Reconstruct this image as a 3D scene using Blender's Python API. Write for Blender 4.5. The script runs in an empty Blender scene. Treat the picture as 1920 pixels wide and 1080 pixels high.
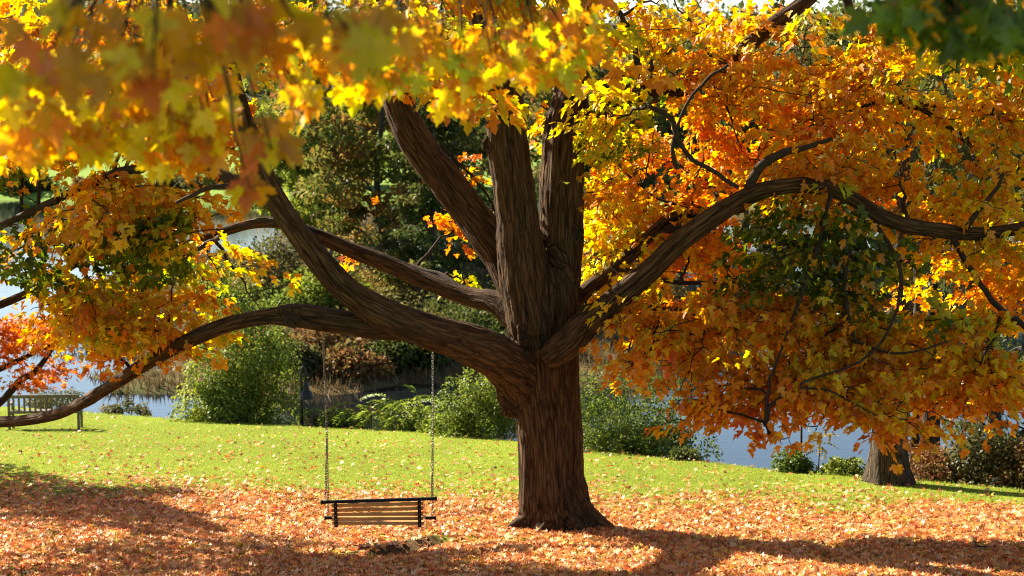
import bpy, math, random
import numpy as np
from mathutils import Vector, Matrix
from mathutils.bvhtree import BVHTree

random.seed(7)
rng = np.random.default_rng(7)
SC = bpy.context.scene
COL = SC.collection
R = math.radians

# ------------------------------------------------------------------ camera
F = 3080.0                      # focal length in pixels of a 1920 px wide frame
D0 = 22.0                       # camera to trunk, metres
PITCH = math.atan(360.0 / F)
cp, sp = math.cos(PITCH), math.sin(PITCH)
_v = (540 - 990) / F
CAMH = D0 * (sp - _v * cp) / (cp + _v * sp)
CAM = np.array([0.0, -D0, CAMH])
cam = bpy.data.cameras.new('camera')
cam.sensor_width = 36.0
cam.lens = F / 1920 * 36.0
cam.clip_start = 0.1
cam.clip_end = 4000
cam.dof.use_dof = True
cam.dof.focus_distance = 21.8
cam.dof.aperture_fstop = 2.6
cam_o = bpy.data.objects.new('camera', cam)
cam_o.location = CAM
cam_o.rotation_euler = (math.pi / 2 - PITCH, 0, 0)
COL.objects.link(cam_o)
SC.camera = cam_o

# ------------------------------------------------------------------ light
SUN_EL = R(33)
TRAVEL = np.array([0.77, -0.64]); TRAVEL /= np.linalg.norm(TRAVEL)
L = np.array([TRAVEL[0] * math.cos(SUN_EL), TRAVEL[1] * math.cos(SUN_EL), -math.sin(SUN_EL)])
w = bpy.data.worlds.new('World'); SC.world = w; w.use_nodes = True
nt = w.node_tree
sky = nt.nodes.new('ShaderNodeTexSky'); sky.sky_type = 'NISHITA'; sky.sun_disc = False
sky.sun_elevation = SUN_EL
sky.sun_rotation = math.atan2(-L[0], -L[1])
sky.altitude = 100; sky.air_density = 1.0; sky.dust_density = 0.4; sky.ozone_density = 1.0
nt.links.new(sky.outputs[0], nt.nodes['Background'].inputs[0])
nt.nodes['Background'].inputs[1].default_value = 0.05
sun = bpy.data.lights.new('sun', 'SUN'); sun.energy = 5.0; sun.angle = R(0.53); sun.color = (1.0, 0.89, 0.70)
sun_o = bpy.data.objects.new('sun', sun)
sun_o.rotation_euler = Vector(L).to_track_quat('-Z', 'Y').to_euler()
sun_o.location = (-20, 20, 30)
COL.objects.link(sun_o)

SC.view_settings.view_transform = 'Standard'
SC.view_settings.look = 'None'
SC.view_settings.gamma = 1
SC.view_settings.exposure = 2.05
SC.render.engine = 'CYCLES'
SC.cycles.use_denoising = True
SC.cycles.filter_width = 1.1
SC.cycles.max_bounces = 10
SC.cycles.diffuse_bounces = 5
SC.cycles.glossy_bounces = 2
SC.cycles.transmission_bounces = 7
SC.cycles.transparent_max_bounces = 4
SC.cycles.sample_clamp_indirect = 6

# ------------------------------------------------------------------ pixel helpers
def ray(px, py):
    u = (px - 960) / F; v = (540 - py) / F
    return np.array([u, cp + v * sp, -sp + v * cp])
def P(px, py, Y):
    """world point on the ray of a photo pixel at world depth Y"""
    d = ray(px, py)
    return CAM + d * ((Y + D0) / d[1])
SLOPE = 0.135
def on_lawn(px, py):
    d = ray(px, py)               # z = -SLOPE*y
    t = (-SLOPE * CAM[1] - CAM[2]) / (d[2] + SLOPE * d[1])
    return CAM + d * t
def pxm(Y):                        # pixels per metre at depth Y
    return F / (Y + D0)

# ------------------------------------------------------------------ noise
def _h(i, j, k, s):
    n = (i * 374761393 + j * 668265263 + k * 2147483647 + s * 1274126177).astype(np.int64) & 0xffffffff
    n = ((n ^ (n >> 13)) * 1274126177) & 0xffffffff
    n = n ^ (n >> 16)
    return (n & 0xffff) / 65535.0
def vnoise(p, s=0):
    p = np.asarray(p, float)
    i = np.floor(p).astype(np.int64); f = p - i
    f = f * f * (3 - 2 * f)
    r = 0
    for a in (0, 1):
        for b in (0, 1):
            for c in (0, 1):
                wgt = (f[..., 0] if a else 1 - f[..., 0]) * (f[..., 1] if b else 1 - f[..., 1]) * (f[..., 2] if c else 1 - f[..., 2])
                r = r + wgt * _h(i[..., 0] + a, i[..., 1] + b, i[..., 2] + c, s)
    return r
def fbm(p, s=0, o=3):
    r = 0; a = 0.5; t = 0
    for k in range(o):
        r = r + a * vnoise(np.asarray(p) * 2 ** k, s + k); t += a; a *= 0.5
    return r / t
def smooth(a, b, x):
    t = np.clip((x - a) / (b - a), 0, 1)
    return t * t * (3 - 2 * t)

# ------------------------------------------------------------------ mesh helpers
def raw_mesh(name, V, Fk, col=None):
    """V (n,3), Fk (f,k) equal sized polygons, col (n,3)"""
    V = np.ascontiguousarray(V, np.float32); Fk = np.ascontiguousarray(Fk, np.int32)
    me = bpy.data.meshes.new(name)
    me.vertices.add(len(V)); me.vertices.foreach_set('co', V.ravel())
    k = Fk.shape[1]
    me.loops.add(Fk.size); me.loops.foreach_set('vertex_index', Fk.ravel())
    me.polygons.add(len(Fk)); me.polygons.foreach_set('loop_start', np.arange(len(Fk), dtype=np.int32) * k)
    me.update(calc_edges=True)
    if col is not None:
        c = np.ones((len(V), 4), np.float32); c[:, :3] = col
        me.color_attributes.new('Col', 'FLOAT_COLOR', 'POINT').data.foreach_set('color', c.ravel())
    return me
def link(name, me, mat=None, parent=None, smooth_=False):
    o = bpy.data.objects.new(name, me)
    if me is not None and mat is not None and len(me.materials) == 0:
        me.materials.append(mat)
    if smooth_ and me is not None:
        me.polygons.foreach_set('use_smooth', np.ones(len(me.polygons), bool))
    COL.objects.link(o)
    if parent is not None: o.parent = parent
    return o
def tag(o, label=None, cat=None, group=None, kind=None):
    if label: o['label'] = label
    if cat: o['category'] = cat
    if group: o['group'] = group
    if kind: o['kind'] = kind
    return o
def thing(name, label, cat, loc=(0, 0, 0), rz=0.0, group=None):
    o = bpy.data.objects.new(name, None); COL.objects.link(o)
    o.empty_display_size = 0.2
    o.location = loc; o.rotation_euler = (0, 0, rz)
    return tag(o, label, cat, group)

class MB:
    """collects polygons of any size into one mesh"""
    def __init__(s): s.v = []; s.f = []
    def add(s, v, f):
        n = len(s.v); s.v += [tuple(map(float, q)) for q in v]; s.f += [tuple(i + n for i in q) for q in f]
    def box(s, c, size, rot=None, bev=0.0):
        hx, hy, hz = [q / 2 for q in size]
        c = Vector(c)
        if bev <= 0:
            vs = [(x, y, z) for z in (-hz, hz) for x, y in ((-hx, -hy), (hx, -hy), (hx, hy), (-hx, hy))]
            fs = [(3, 2, 1, 0), (4, 5, 6, 7), (0, 1, 5, 4), (1, 2, 6, 5), (2, 3, 7, 6), (3, 0, 4, 7)]
        else:
            b = min(bev, hx * .9, hy * .9, hz * .9); vs = []; fs = []
            idx = {}
            for sx in (-1, 1):
                for sy in (-1, 1):
                    for sz in (-1, 1):
                        for ax in range(3):
                            q = [sx * (hx - b), sy * (hy - b), sz * (hz - b)]
                            q[ax] = (sx * hx, sy * hy, sz * hz)[ax]
                            idx[(sx, sy, sz, ax)] = len(vs); vs.append(tuple(q))
            I = idx
            for ax in range(3):
                o = [k for k in range(3) if k != ax]
                for s_ in (-1, 1):
                    cor = []
                    for a, b2 in ((-1, -1), (1, -1), (1, 1), (-1, 1)):
                        k = [0, 0, 0]; k[ax] = s_; k[o[0]] = a; k[o[1]] = b2
                        cor.append(I[(*k, ax)])
                    fs.append(tuple(cor))
                for a in (-1, 1):
                    for b2 in (-1, 1):
                        k0 = [0, 0, 0]; k0[o[0]] = a; k0[o[1]] = b2
                        k1 = list(k0); k0[ax] = -1; k1[ax] = 1
                        fs.append((I[(*k0, o[0])], I[(*k1, o[0])], I[(*k1, o[1])], I[(*k0, o[1])]))
            for sx in (-1, 1):
                for sy in (-1, 1):
                    for sz in (-1, 1):
                        fs.append(tuple(I[(sx, sy, sz, a)] for a in range(3)))
        if rot is not None:
            vs = [rot @ Vector(q) for q in vs]
        s.add([Vector(q) + c for q in vs], fs)
    def tube(s, pts, rad, sides=6, cap=True):
        v, f = tube_geo(pts, rad, sides, cap); s.add(v, f)
    def build(s, name, mat=None, parent=None, smooth_=False, recalc=True):
        me = bpy.data.meshes.new(name); me.from_pydata(s.v, [], s.f); me.update()
        if recalc:
            import bmesh
            bm = bmesh.new(); bm.from_mesh(me); bmesh.ops.recalc_face_normals(bm, faces=bm.faces); bm.to_mesh(me); bm.free()
        return link(name, me, mat, parent, smooth_)

def catmull(pts, n):
    """resample a polyline (list of k-vectors) smoothly, n samples per segment"""
    p = np.array(pts, float)
    q = np.vstack([2 * p[0] - p[1], p, 2 * p[-1] - p[-2]])
    out = []
    for i in range(1, len(q) - 2):
        for t in np.arange(n) / n:
            a, b, c, d = q[i - 1], q[i], q[i + 1], q[i + 2]
            out.append(0.5 * (2 * b + (c - a) * t + (2 * a - 5 * b + 4 * c - d) * t * t + (3 * b - a - 3 * c + d) * t ** 3))
    out.append(p[-1])
    return np.array(out)
def frames(c):
    T = np.gradient(c, axis=0); T /= np.linalg.norm(T, axis=1)[:, None] + 1e-9
    N = np.zeros_like(T)
    a = np.array([0.3, -1, 0.2]); a = a - T[0] * a.dot(T[0]); N[0] = a / np.linalg.norm(a)
    for i in range(1, len(T)):
        a = N[i - 1] - T[i] * N[i - 1].dot(T[i]); N[i] = a / (np.linalg.norm(a) + 1e-9)
    return T, N, np.cross(T, N)
def tube_geo(pts, rad, sides=6, cap=True):
    c = np.array(pts, float); r = np.array(rad, float) * np.ones(len(c))
    T, N, B = frames(c)
    th = np.arange(sides) * 2 * math.pi / sides
    V = (c[:, None] + r[:, None, None] * (np.cos(th)[None, :, None] * N[:, None] + np.sin(th)[None, :, None] * B[:, None])).reshape(-1, 3)
    f = []
    n = len(c)
    for i in range(n - 1):
        for j in range(sides):
            k = (j + 1) % sides
            f.append((i * sides + j, i * sides + k, (i + 1) * sides + k, (i + 1) * sides + j))
    if cap:
        f.append(tuple(range(sides))[::-1]); f.append(tuple((n - 1) * sides + j for j in range(sides)))
    return V, f

# ------------------------------------------------------------------ materials
def mat_new(name):
    m = bpy.data.materials.new(name); m.use_nodes = True
    n = m.node_tree.nodes; n.clear()
    out = n.new('ShaderNodeOutputMaterial')
    return m, n, m.node_tree.links, out
def leaf_mat(name, trans=0.5, gloss=0.05, sat=1.0):
    m, n, l, out = mat_new(name)
    a = n.new('ShaderNodeAttribute'); a.attribute_name = 'Col'
    hs = n.new('ShaderNodeHueSaturation'); hs.inputs['Saturation'].default_value = sat
    l.new(a.outputs['Color'], hs.inputs['Color'])
    d = n.new('ShaderNodeBsdfDiffuse'); t = n.new('ShaderNodeBsdfTranslucent')
    l.new(a.outputs['Color'], d.inputs[0]); l.new(hs.outputs[0], t.inputs[0])
    mx = n.new('ShaderNodeMixShader'); mx.inputs[0].default_value = trans
    l.new(d.outputs[0], mx.inputs[1]); l.new(t.outputs[0], mx.inputs[2])
    g = n.new('ShaderNodeBsdfGlossy'); g.inputs['Roughness'].default_value = 0.45
    mx2 = n.new('ShaderNodeMixShader'); mx2.inputs[0].default_value = gloss
    l.new(mx.outputs[0], mx2.inputs[1]); l.new(g.outputs[0], mx2.inputs[2])
    l.new(mx2.outputs[0], out.inputs[0])
    return m
def simple_mat(name, c1, c2, scale=8, rough=0.8, bump=0.3, metal=0.0, stretch=(1, 1, 1), bscale=None, spec=0.3):
    m, n, l, out = mat_new(name)
    b = n.new('ShaderNodeBsdfPrincipled'); b.inputs['Roughness'].default_value = rough; b.inputs['Metallic'].default_value = metal
    b.inputs['Specular IOR Level'].default_value = spec
    tc = n.new('ShaderNodeTexCoord'); mp = n.new('ShaderNodeMapping'); mp.inputs['Scale'].default_value = stretch
    l.new(tc.outputs['Object'], mp.inputs[0])
    no = n.new('ShaderNodeTexNoise'); no.inputs['Scale'].default_value = scale; no.inputs['Detail'].default_value = 6
    l.new(mp.outputs[0], no.inputs[0])
    cr = n.new('ShaderNodeValToRGB'); cr.color_ramp.elements[0].position = 0.3; cr.color_ramp.elements[1].position = 0.7
    cr.color_ramp.elements[0].color = (*c1, 1); cr.color_ramp.elements[1].color = (*c2, 1)
    l.new(no.outputs[0], cr.inputs[0]); l.new(cr.outputs[0], b.inputs['Base Color'])
    if bump:
        bp = n.new('ShaderNodeBump'); bp.inputs['Strength'].default_value = bump; bp.inputs['Distance'].default_value = 0.02
        l.new(no.outputs[0], bp.inputs['Height']); l.new(bp.outputs[0], b.inputs['Normal'])
    l.new(b.outputs[0], out.inputs[0])
    return m
def bark_mat(name, dark, mid, light, coord='bark', dist=0.03):
    m, n, l, out = mat_new(name)
    b = n.new('ShaderNodeBsdfPrincipled'); b.inputs['Roughness'].default_value = 0.9
    b.inputs['Specular IOR Level'].default_value = 0.15
    if coord == 'bark':
        a = n.new('ShaderNodeAttribute'); a.attribute_name = 'bark'; vec = a.outputs['Vector']
    else:
        tc = n.new('ShaderNodeTexCoord'); mp = n.new('ShaderNodeMapping'); mp.inputs['Scale'].default_value = (1, 1, 0.15)
        l.new(tc.outputs['Object'], mp.inputs[0]); vec = mp.outputs[0]
    n1 = n.new('ShaderNodeTexNoise'); n1.inputs['Scale'].default_value = 16; n1.inputs['Detail'].default_value = 5; n1.inputs['Distortion'].default_value = 0.6
    n2 = n.new('ShaderNodeTexVoronoi'); n2.feature = 'DISTANCE_TO_EDGE'; n2.inputs['Scale'].default_value = 22
    n3 = n.new('ShaderNodeTexNoise'); n3.inputs['Scale'].default_value = 2.2; n3.inputs['Detail'].default_value = 3
    l.new(vec, n1.inputs[0]); l.new(vec, n3.inputs[0])
    ad = n.new('ShaderNodeVectorMath'); ad.operation = 'MULTIPLY_ADD'; ad.inputs[1].default_value = (.08, .08, .08)
    l.new(n1.outputs['Color'], ad.inputs[0]); l.new(vec, ad.inputs[2]); l.new(ad.outputs[0], n2.inputs[0])
    ma = n.new('ShaderNodeMath'); ma.operation = 'MULTIPLY_ADD'; ma.inputs[1].default_value = 1.6
    l.new(n2.outputs['Distance'], ma.inputs[0]); l.new(n1.outputs[0], ma.inputs[2])
    cr = n.new('ShaderNodeValToRGB')
    cr.color_ramp.elements[0].position = 0.38; cr.color_ramp.elements[0].color = (*dark, 1)
    cr.color_ramp.elements[1].position = 0.95; cr.color_ramp.elements[1].color = (*light, 1)
    e = cr.color_ramp.elements.new(0.62); e.color = (*mid, 1)
    l.new(ma.outputs[0], cr.inputs[0])
    mixc = n.new('ShaderNodeMix'); mixc.data_type = 'RGBA'; mixc.blend_type = 'MULTIPLY'; mixc.inputs[0].default_value = 0.5
    cr2 = n.new('ShaderNodeValToRGB'); cr2.color_ramp.elements[0].position = 0.35; cr2.color_ramp.elements[1].position = 0.65
    cr2.color_ramp.elements[0].color = (.55, .5, .42, 1); cr2.color_ramp.elements[1].color = (1.1, 1.0, .95, 1)
    l.new(n3.outputs[0], cr2.inputs[0]); l.new(cr.outputs[0], mixc.inputs[6]); l.new(cr2.outputs[0], mixc.inputs[7])
    l.new(mixc.outputs[2], b.inputs['Base Color'])
    bp = n.new('ShaderNodeBump'); bp.inputs['Strength'].default_value = 0.9; bp.inputs['Distance'].default_value = dist
    l.new(ma.outputs[0], bp.inputs['Height']); l.new(bp.outputs[0], b.inputs['Normal'])
    l.new(b.outputs[0], out.inputs[0])
    return m
M = {}
M['leaf'] = leaf_mat('maple_leaf', 0.66, 0.025, 1.08)
M['litter'] = leaf_mat('fallen_leaf_surface', 0.2, 0.05)
M['green'] = leaf_mat('shrub_leaf', 0.45, 0.018)
M['far'] = leaf_mat('distant_leaf', 0.45, 0.01)
M['grass'] = leaf_mat('grass_blade', 0.45, 0.06)
M['dry'] = leaf_mat('dry_stalk', 0.25, 0.02)
M['bark'] = bark_mat('maple_bark', (.012, .006, .003), (.046, .025, .011), (.10, .058, .028))
M['bark2'] = bark_mat('grey_bark', (.012, .008, .005), (.045, .031, .02), (.10, .074, .05), 'object', 0.04)
M['twig'] = simple_mat('twig_bark', (.014, .009, .006), (.045, .028, .017), 30, 0.9, 0)
M['bark_far'] = simple_mat('far_bark', (.03, .024, .02), (.075, .06, .05), 5, 0.9, 0.3, stretch=(1, 1, .2))
M['hollow'] = simple_mat('dark_knot_wood', (.008, .005, .003), (.03, .018, .01), 30, 0.95, 0.5)
M['wood'] = simple_mat('oiled_slat', (.40, .19, .055), (.58, .31, .10), 22, 0.5, 0.15, stretch=(.12, 1, 1))
M['black'] = simple_mat('black_painted_steel', (.006, .005, .005), (.013, .011, .010), 14, 0.55, 0.05, spec=0.2)
M['steel'] = simple_mat('chain_steel', (.16, .15, .13), (.34, .31, .27), 40, 0.45, 0.0, metal=0.8)
M['bolt'] = simple_mat('zinc_bolt', (.4, .4, .4), (.6, .6, .6), 30, 0.35, 0, metal=0.9)
M['benchwood'] = simple_mat('weathered_teak', (.10, .085, .06), (.20, .165, .12), 20, 0.8, 0.2, stretch=(1, 1, .2))
M['lamp'] = simple_mat('dark_lamp_enamel', (.008, .008, .009), (.018, .018, .02), 20, 0.5, 0.05, spec=0.3)
M['lampin'] = simple_mat('white_reflector', (.6, .6, .58), (.75, .75, .72), 10, 0.5, 0)

# ------------------------------------------------------------------ terrain
edge_px = [(-300, 752), (0, 762), (120, 772), (340, 786), (600, 803), (820, 816), (960, 828), (1100, 841), (1340, 868), (1500, 886), (1700, 899), (1920, 915), (2200, 930)]
_e = np.array([on_lawn(a, b) for a, b in edge_px])
EX, EY = _e[:, 0], _e[:, 1]
_o = np.argsort(EX); EX = EX[_o]; EY = EY[_o]
def edge_y(x):
    return np.interp(x, EX, EY)
WATER = -6.0
_d0, _d1 = on_lawn(672, 1044), on_lawn(842, 1007)
DIRT = (_d0 + _d1) / 2                      # middle of the worn step under the swing
STEP_L = float(np.hypot(*(_d1 - _d0)[:2])); STEP_D = (_d1 - _d0)[:2] / STEP_L
def worn(x, y):
    dx, dy = x - DIRT[0], y - DIRT[1]
    a = (dx * STEP_D[0] + dy * STEP_D[1]) / (STEP_L * .62); b = dx * STEP_D[1] - dy * STEP_D[0]
    return np.sqrt(a ** 2 + np.where(b < 0, b / .75, b / .2) ** 2)
def ground(x, y):
    x = np.asarray(x, float); y = np.asarray(y, float)
    z = -SLOPE * y
    z = z + np.where(y < -9, 0.06 * np.maximum(-9 - y, 0), 0)
    z = np.where(y < -24, -SLOPE * -24 + 0.9 + 0.02 * (-24 - y), z)
    q = np.stack([x, y, np.zeros_like(x)], -1)
    z = z + (fbm(q * 0.22, 3) - .5) * 0.16 * smooth(200, 20, np.abs(y)) * smooth(0.3, 3.5, np.hypot(x - .6, y))
    # worn hollow under the swing with a broken turf edge
    dx, dy = (x - DIRT[0]), (y - DIRT[1])
    wob = (fbm(q * 2.6, 9) - .5)
    ax_ = (dx * STEP_D[0] + dy * STEP_D[1]) / STEP_L; sd_ = dx * STEP_D[1] - dy * STEP_D[0] + wob * .30
    z = z - 0.085 * smooth(-.10, .12, sd_) * smooth(1.0, .25, sd_) * smooth(.62, .38, np.abs(ax_))
    z = z + 0.035 * smooth(-.6, -.08, sd_) * smooth(.03, -.02, sd_) * smooth(.62, .38, np.abs(ax_))
    t = np.maximum(y - edge_y(x), 0)
    bank = t * t / (t + 1.6) * 0.72
    z = z - bank + (fbm(q * 0.5, 4) - .5) * 0.6 * smooth(1, 6, t)
    low = -7.4
    z = np.maximum(z, low)
    # marshy spit in mid pond
    n = (fbm(q * np.array([.12, .10, 1]), 5) - .5)
    mm = smooth(39 + n.clip(-1, 1) * 8, 46 + n * 8, y) * smooth(86, 76, y + n * 8) * smooth(-26, -17, x + n * 10) * smooth(12, 6, x + n * 6)
    z = np.maximum(z, low + mm * (1.75 + 2.0 * smooth(46, 76, y) + n * 0.7))
    # small reed islets on the left
    for ix, iy, rx, ry in ((-15.5, 47, 4.0, 1.3), (-21, 55, 5, 1.6), (-14.5, 58, 5, 2)):
        e = 1 - ((x - ix) / rx) ** 2 - ((y - iy) / ry) ** 2
        z = np.maximum(z, low + np.clip(e, 0, 1) ** .5 * 1.75)
    # far shore
    ys = 165 - 42 * smooth(0, 22, x) + 10 * np.sin(x * 0.05)
    far = low + np.clip((y - ys) * 0.35, 0, 2.3) + np.clip(y - ys - 8, 0, 400) * 0.008
    far = far + np.clip(y - 430, 0, 900) * 0.11 * (0.6 + 0.9 * fbm(q * .0035, 6)) * smooth(1500, 800, y)
    z = np.where(y > ys - 2, np.maximum(z, far), z)
    return z
def gz(x, y): return float(ground(np.array([x]), np.array([y]))[0])

ys_ = np.concatenate([np.arange(-60, -6.5, 1.5), np.arange(-6.5, 2, 0.10), np.arange(2, 50, 0.4), np.arange(50, 200, 2.0), np.geomspace(200, 3000, 60)])
xs_ = np.concatenate([-np.geomspace(1500, 30, 40), np.arange(-29, -9, 0.7), np.arange(-9, 9, 0.14), np.arange(9, 30, 0.8), np.geomspace(30, 1500, 40)])
X, Y = np.meshgrid(xs_, ys_)
Z = ground(X, Y)
V = np.stack([X, Y, Z], -1).reshape(-1, 3)
nx, ny = len(xs_), len(ys_)
idx = np.arange(nx * ny).reshape(ny, nx)
Fq = np.stack([idx[:-1, :-1], idx[:-1, 1:], idx[1:, 1:], idx[1:, :-1]], -1).reshape(-1, 4)
q = V * np.array([1, 1, 0])
nn = fbm(q * 0.35, 21, 4)[:, None]
lawn = np.array([.17, .215, .018]) * (0.75 + .5 * nn)
soil = np.array([.14, .09, .045]) * (0.6 + .8 * nn)
bankc = np.array([.075, .075, .025]) * (0.5 + nn)
marsh = np.array([.11, .075, .032]) * (0.6 + .8 * nn)
field = np.array([.16, .24, .04]) * (0.85 + .3 * nn)
wood_c = np.array([.06, .06, .025]) * (0.6 + .8 * nn)
t = (V[:, 1] - edge_y(V[:, 0]))[:, None]
c = lawn + (bankc - lawn) * smooth(0.0, 1.2, t)
c = c + (marsh - c) * smooth(14, 20, t)
c = c + (field - c) * smooth(135, 150, V[:, 1:2])
c = c + (wood_c - c) * smooth(420, 450, V[:, 1:2] + 0 * t)
rr = worn(V[:, 0], V[:, 1])[:, None]
c = c + (soil - c) * smooth(1.05, 0.65, rr + (fbm(q * 2.2, 9)[:, None] - .5) * .5)
rt = np.hypot(V[:, 0] - .6, V[:, 1])[:, None]
c = c + (soil * .8 - c) * smooth(1.05, .7, rt + (fbm(q * 3, 19)[:, None] - .5) * .6)
me = raw_mesh('ground', V, Fq, c)
m, n_, l_, out = mat_new('ground_turf')
b = n_.new('ShaderNodeBsdfPrincipled'); b.inputs['Roughness'].default_value = 0.95; b.inputs['Specular IOR Level'].default_value = 0.05
a = n_.new('ShaderNodeAttribute'); a.attribute_name = 'Col'
tc = n_.new('ShaderNodeTexCoord')
no = n_.new('ShaderNodeTexNoise'); no.inputs['Scale'].default_value = 14; no.inputs['Detail'].default_value = 8; no.inputs['Roughness'].default_value = .75
l_.new(tc.outputs['Object'], no.inputs[0])
cr = n_.new('ShaderNodeValToRGB'); cr.color_ramp.elements[0].position = .3; cr.color_ramp.elements[1].position = .7
cr.color_ramp.elements[0].color = (.45, .45, .45, 1); cr.color_ramp.elements[1].color = (1.35, 1.35, 1.3, 1)
l_.new(no.outputs[0], cr.inputs[0])
mx = n_.new('ShaderNodeMix'); mx.data_type = 'RGBA'; mx.blend_type = 'MULTIPLY'; mx.inputs[0].default_value = 1
l_.new(a.outputs['Color'], mx.inputs[6]); l_.new(cr.outputs[0], mx.inputs[7]); l_.new(mx.outputs[2], b.inputs['Base Color'])
bp = n_.new('ShaderNodeBump'); bp.inputs['Strength'].default_value = .8; bp.inputs['Distance'].default_value = .04
l_.new(no.outputs[0], bp.inputs['Height']); l_.new(bp.outputs[0], b.inputs['Normal']); l_.new(b.outputs[0], out.inputs[0])
tag(link('ground', me, m, smooth_=True), kind='structure')

# water
V = np.array([[-1500, 4, WATER], [1500, 4, WATER], [1500, 330, WATER], [-1500, 330, WATER]])
me = raw_mesh('water', V, np.array([[0, 1, 2, 3]]))
m, n_, l_, out = mat_new('pond_water')
b = n_.new('ShaderNodeBsdfPrincipled'); b.inputs['Base Color'].default_value = (.006, .008, .009, 1); b.inputs['Roughness'].default_value = 0.06
b.inputs['IOR'].default_value = 1.45; b.inputs['Specular IOR Level'].default_value = .9
tc = n_.new('ShaderNodeTexCoord'); mp = n_.new('ShaderNodeMapping'); mp.inputs['Scale'].default_value = (.6, 1.6, 1)
no = n_.new('ShaderNodeTexNoise'); no.inputs['Scale'].default_value = 1.4; no.inputs['Detail'].default_value = 3
l_.new(tc.outputs['Object'], mp.inputs[0]); l_.new(mp.outputs[0], no.inputs[0])
bp = n_.new('ShaderNodeBump'); bp.inputs['Strength'].default_value = .05; bp.inputs['Distance'].default_value = .10
l_.new(no.outputs[0], bp.inputs['Height']); l_.new(bp.outputs[0], b.inputs['Normal']); l_.new(b.outputs[0], out.inputs[0])
tag(link('water', me, m), kind='structure')

# ------------------------------------------------------------------ leaf shapes
_half = [(0.20, -0.07), (0.24, 0.12), (0.43, 0.20), (0.50, 0.47), (0.19, 0.45), (0.23, 0.68)]
def _z(x, y): return 0.30 * abs(x) - 0.22 * y * y
_v = [(0, 0.0)] + _half + [(0, 1.0)] + [(-x, y) for x, y in _half]
MAPLE_T = np.array([(x, y - .0, _z(x, y)) for x, y in _v])
MAPLE_F = np.array([[0, 1, 2, 3, 4, 5, 6, 7], [7, 13, 12, 11, 10, 9, 8, 0]])
_h2 = [(0.40, 0.02), (0.17, 0.24), (0.52, 0.55), (0.14, .56)]
_v = [(0, 0.0)] + _h2 + [(0, 1.0)] + [(-x, y) for x, y in _h2]
LITTER_T = np.array([(x, y - .45, 0.55 * abs(x) ** 1.2 + .35 * (y - .45) ** 2) for x, y in _v])
LITTER_F = np.array([[0, 1, 2, 3, 4, 5], [5, 9, 8, 7, 6, 0]])
QUAD_T = np.array([(0, 0, 0), (.32, .5, .10), (0, 1, -.12), (-.32, .5, .10)])
QUAD_F = np.array([[0, 1, 2, 3]])
BLADE_T = np.array([(-.055, 0, 0), (.055, 0, 0), (0.0, 1, .25)])
BLADE_F = np.array([[0, 1, 2]])
def unit(v): return v / (np.linalg.norm(v, axis=-1, keepdims=True) + 1e-9)
def leaf_mesh(name, pos, dirv, nrm, size, col, T=MAPLE_T, FF=MAPLE_F, curl=None):
    d = unit(dirv); s = unit(np.cross(d, nrm)); n = np.cross(s, d)
    if curl is None: curl = np.ones(len(pos))
    Vv = pos[:, None] + size[:, None, None] * (T[None, :, 0, None] * s[:, None] + T[None, :, 1, None] * d[:, None] + (T[None, :, 2, None] * curl[:, None, None]) * n[:, None])
    k = len(T)
    Fx = (FF[None] + (np.arange(len(pos)) * k)[:, None, None]).reshape(-1, FF.shape[1])
    return raw_mesh(name, Vv.reshape(-1, 3), Fx, np.repeat(col, k, axis=0))
def rdir(n): return unit(rng.normal(size=(n, 3)))

C_OR = np.array([.78, .355, .025]); C_DO = np.array([.70, .25, .020]); C_RD = np.array([.76, .21, .055])
C_YE = np.array([.78, .56, .03]); C_YG = np.array([.46, .46, .030]); C_GR = np.array([.13, .185, .018]); C_DG = np.array([.06, .10, .012])
PAL = {'o': ([C_OR, C_DO, C_YE, C_RD], [.52, .18, .24, .06]), 'oy': ([C_OR, C_YE, C_YG, C_DO], [.42, .34, .12, .12]),
       'y': ([C_YE, C_YG, C_OR, C_GR], [.48, .28, .16, .08]), 'r': ([C_RD, C_OR, C_DO, C_YE], [.5, .28, .14, .08]),
       'g': ([C_GR, C_DG, C_YG, C_OR], [.5, .26, .16, .08]), 'gy': ([C_GR, C_YG, C_YE, C_OR], [.36, .28, .2, .16]),
       'ny': ([C_YE, C_OR, C_YG, C_DO], [.50, .24, .14, .12]), 'oo': ([C_OR, C_YE, C_DO, C_YG], [.50, .36, .08, .06]), 'R': ([C_RD, C_DO, C_OR], [.75, .15, .1])}
def palette_cols(key, n):
    cs, ws = PAL[key]
    return np.array(cs)[rng.choice(len(cs), n, p=np.array(ws) / sum(ws))]

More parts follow.
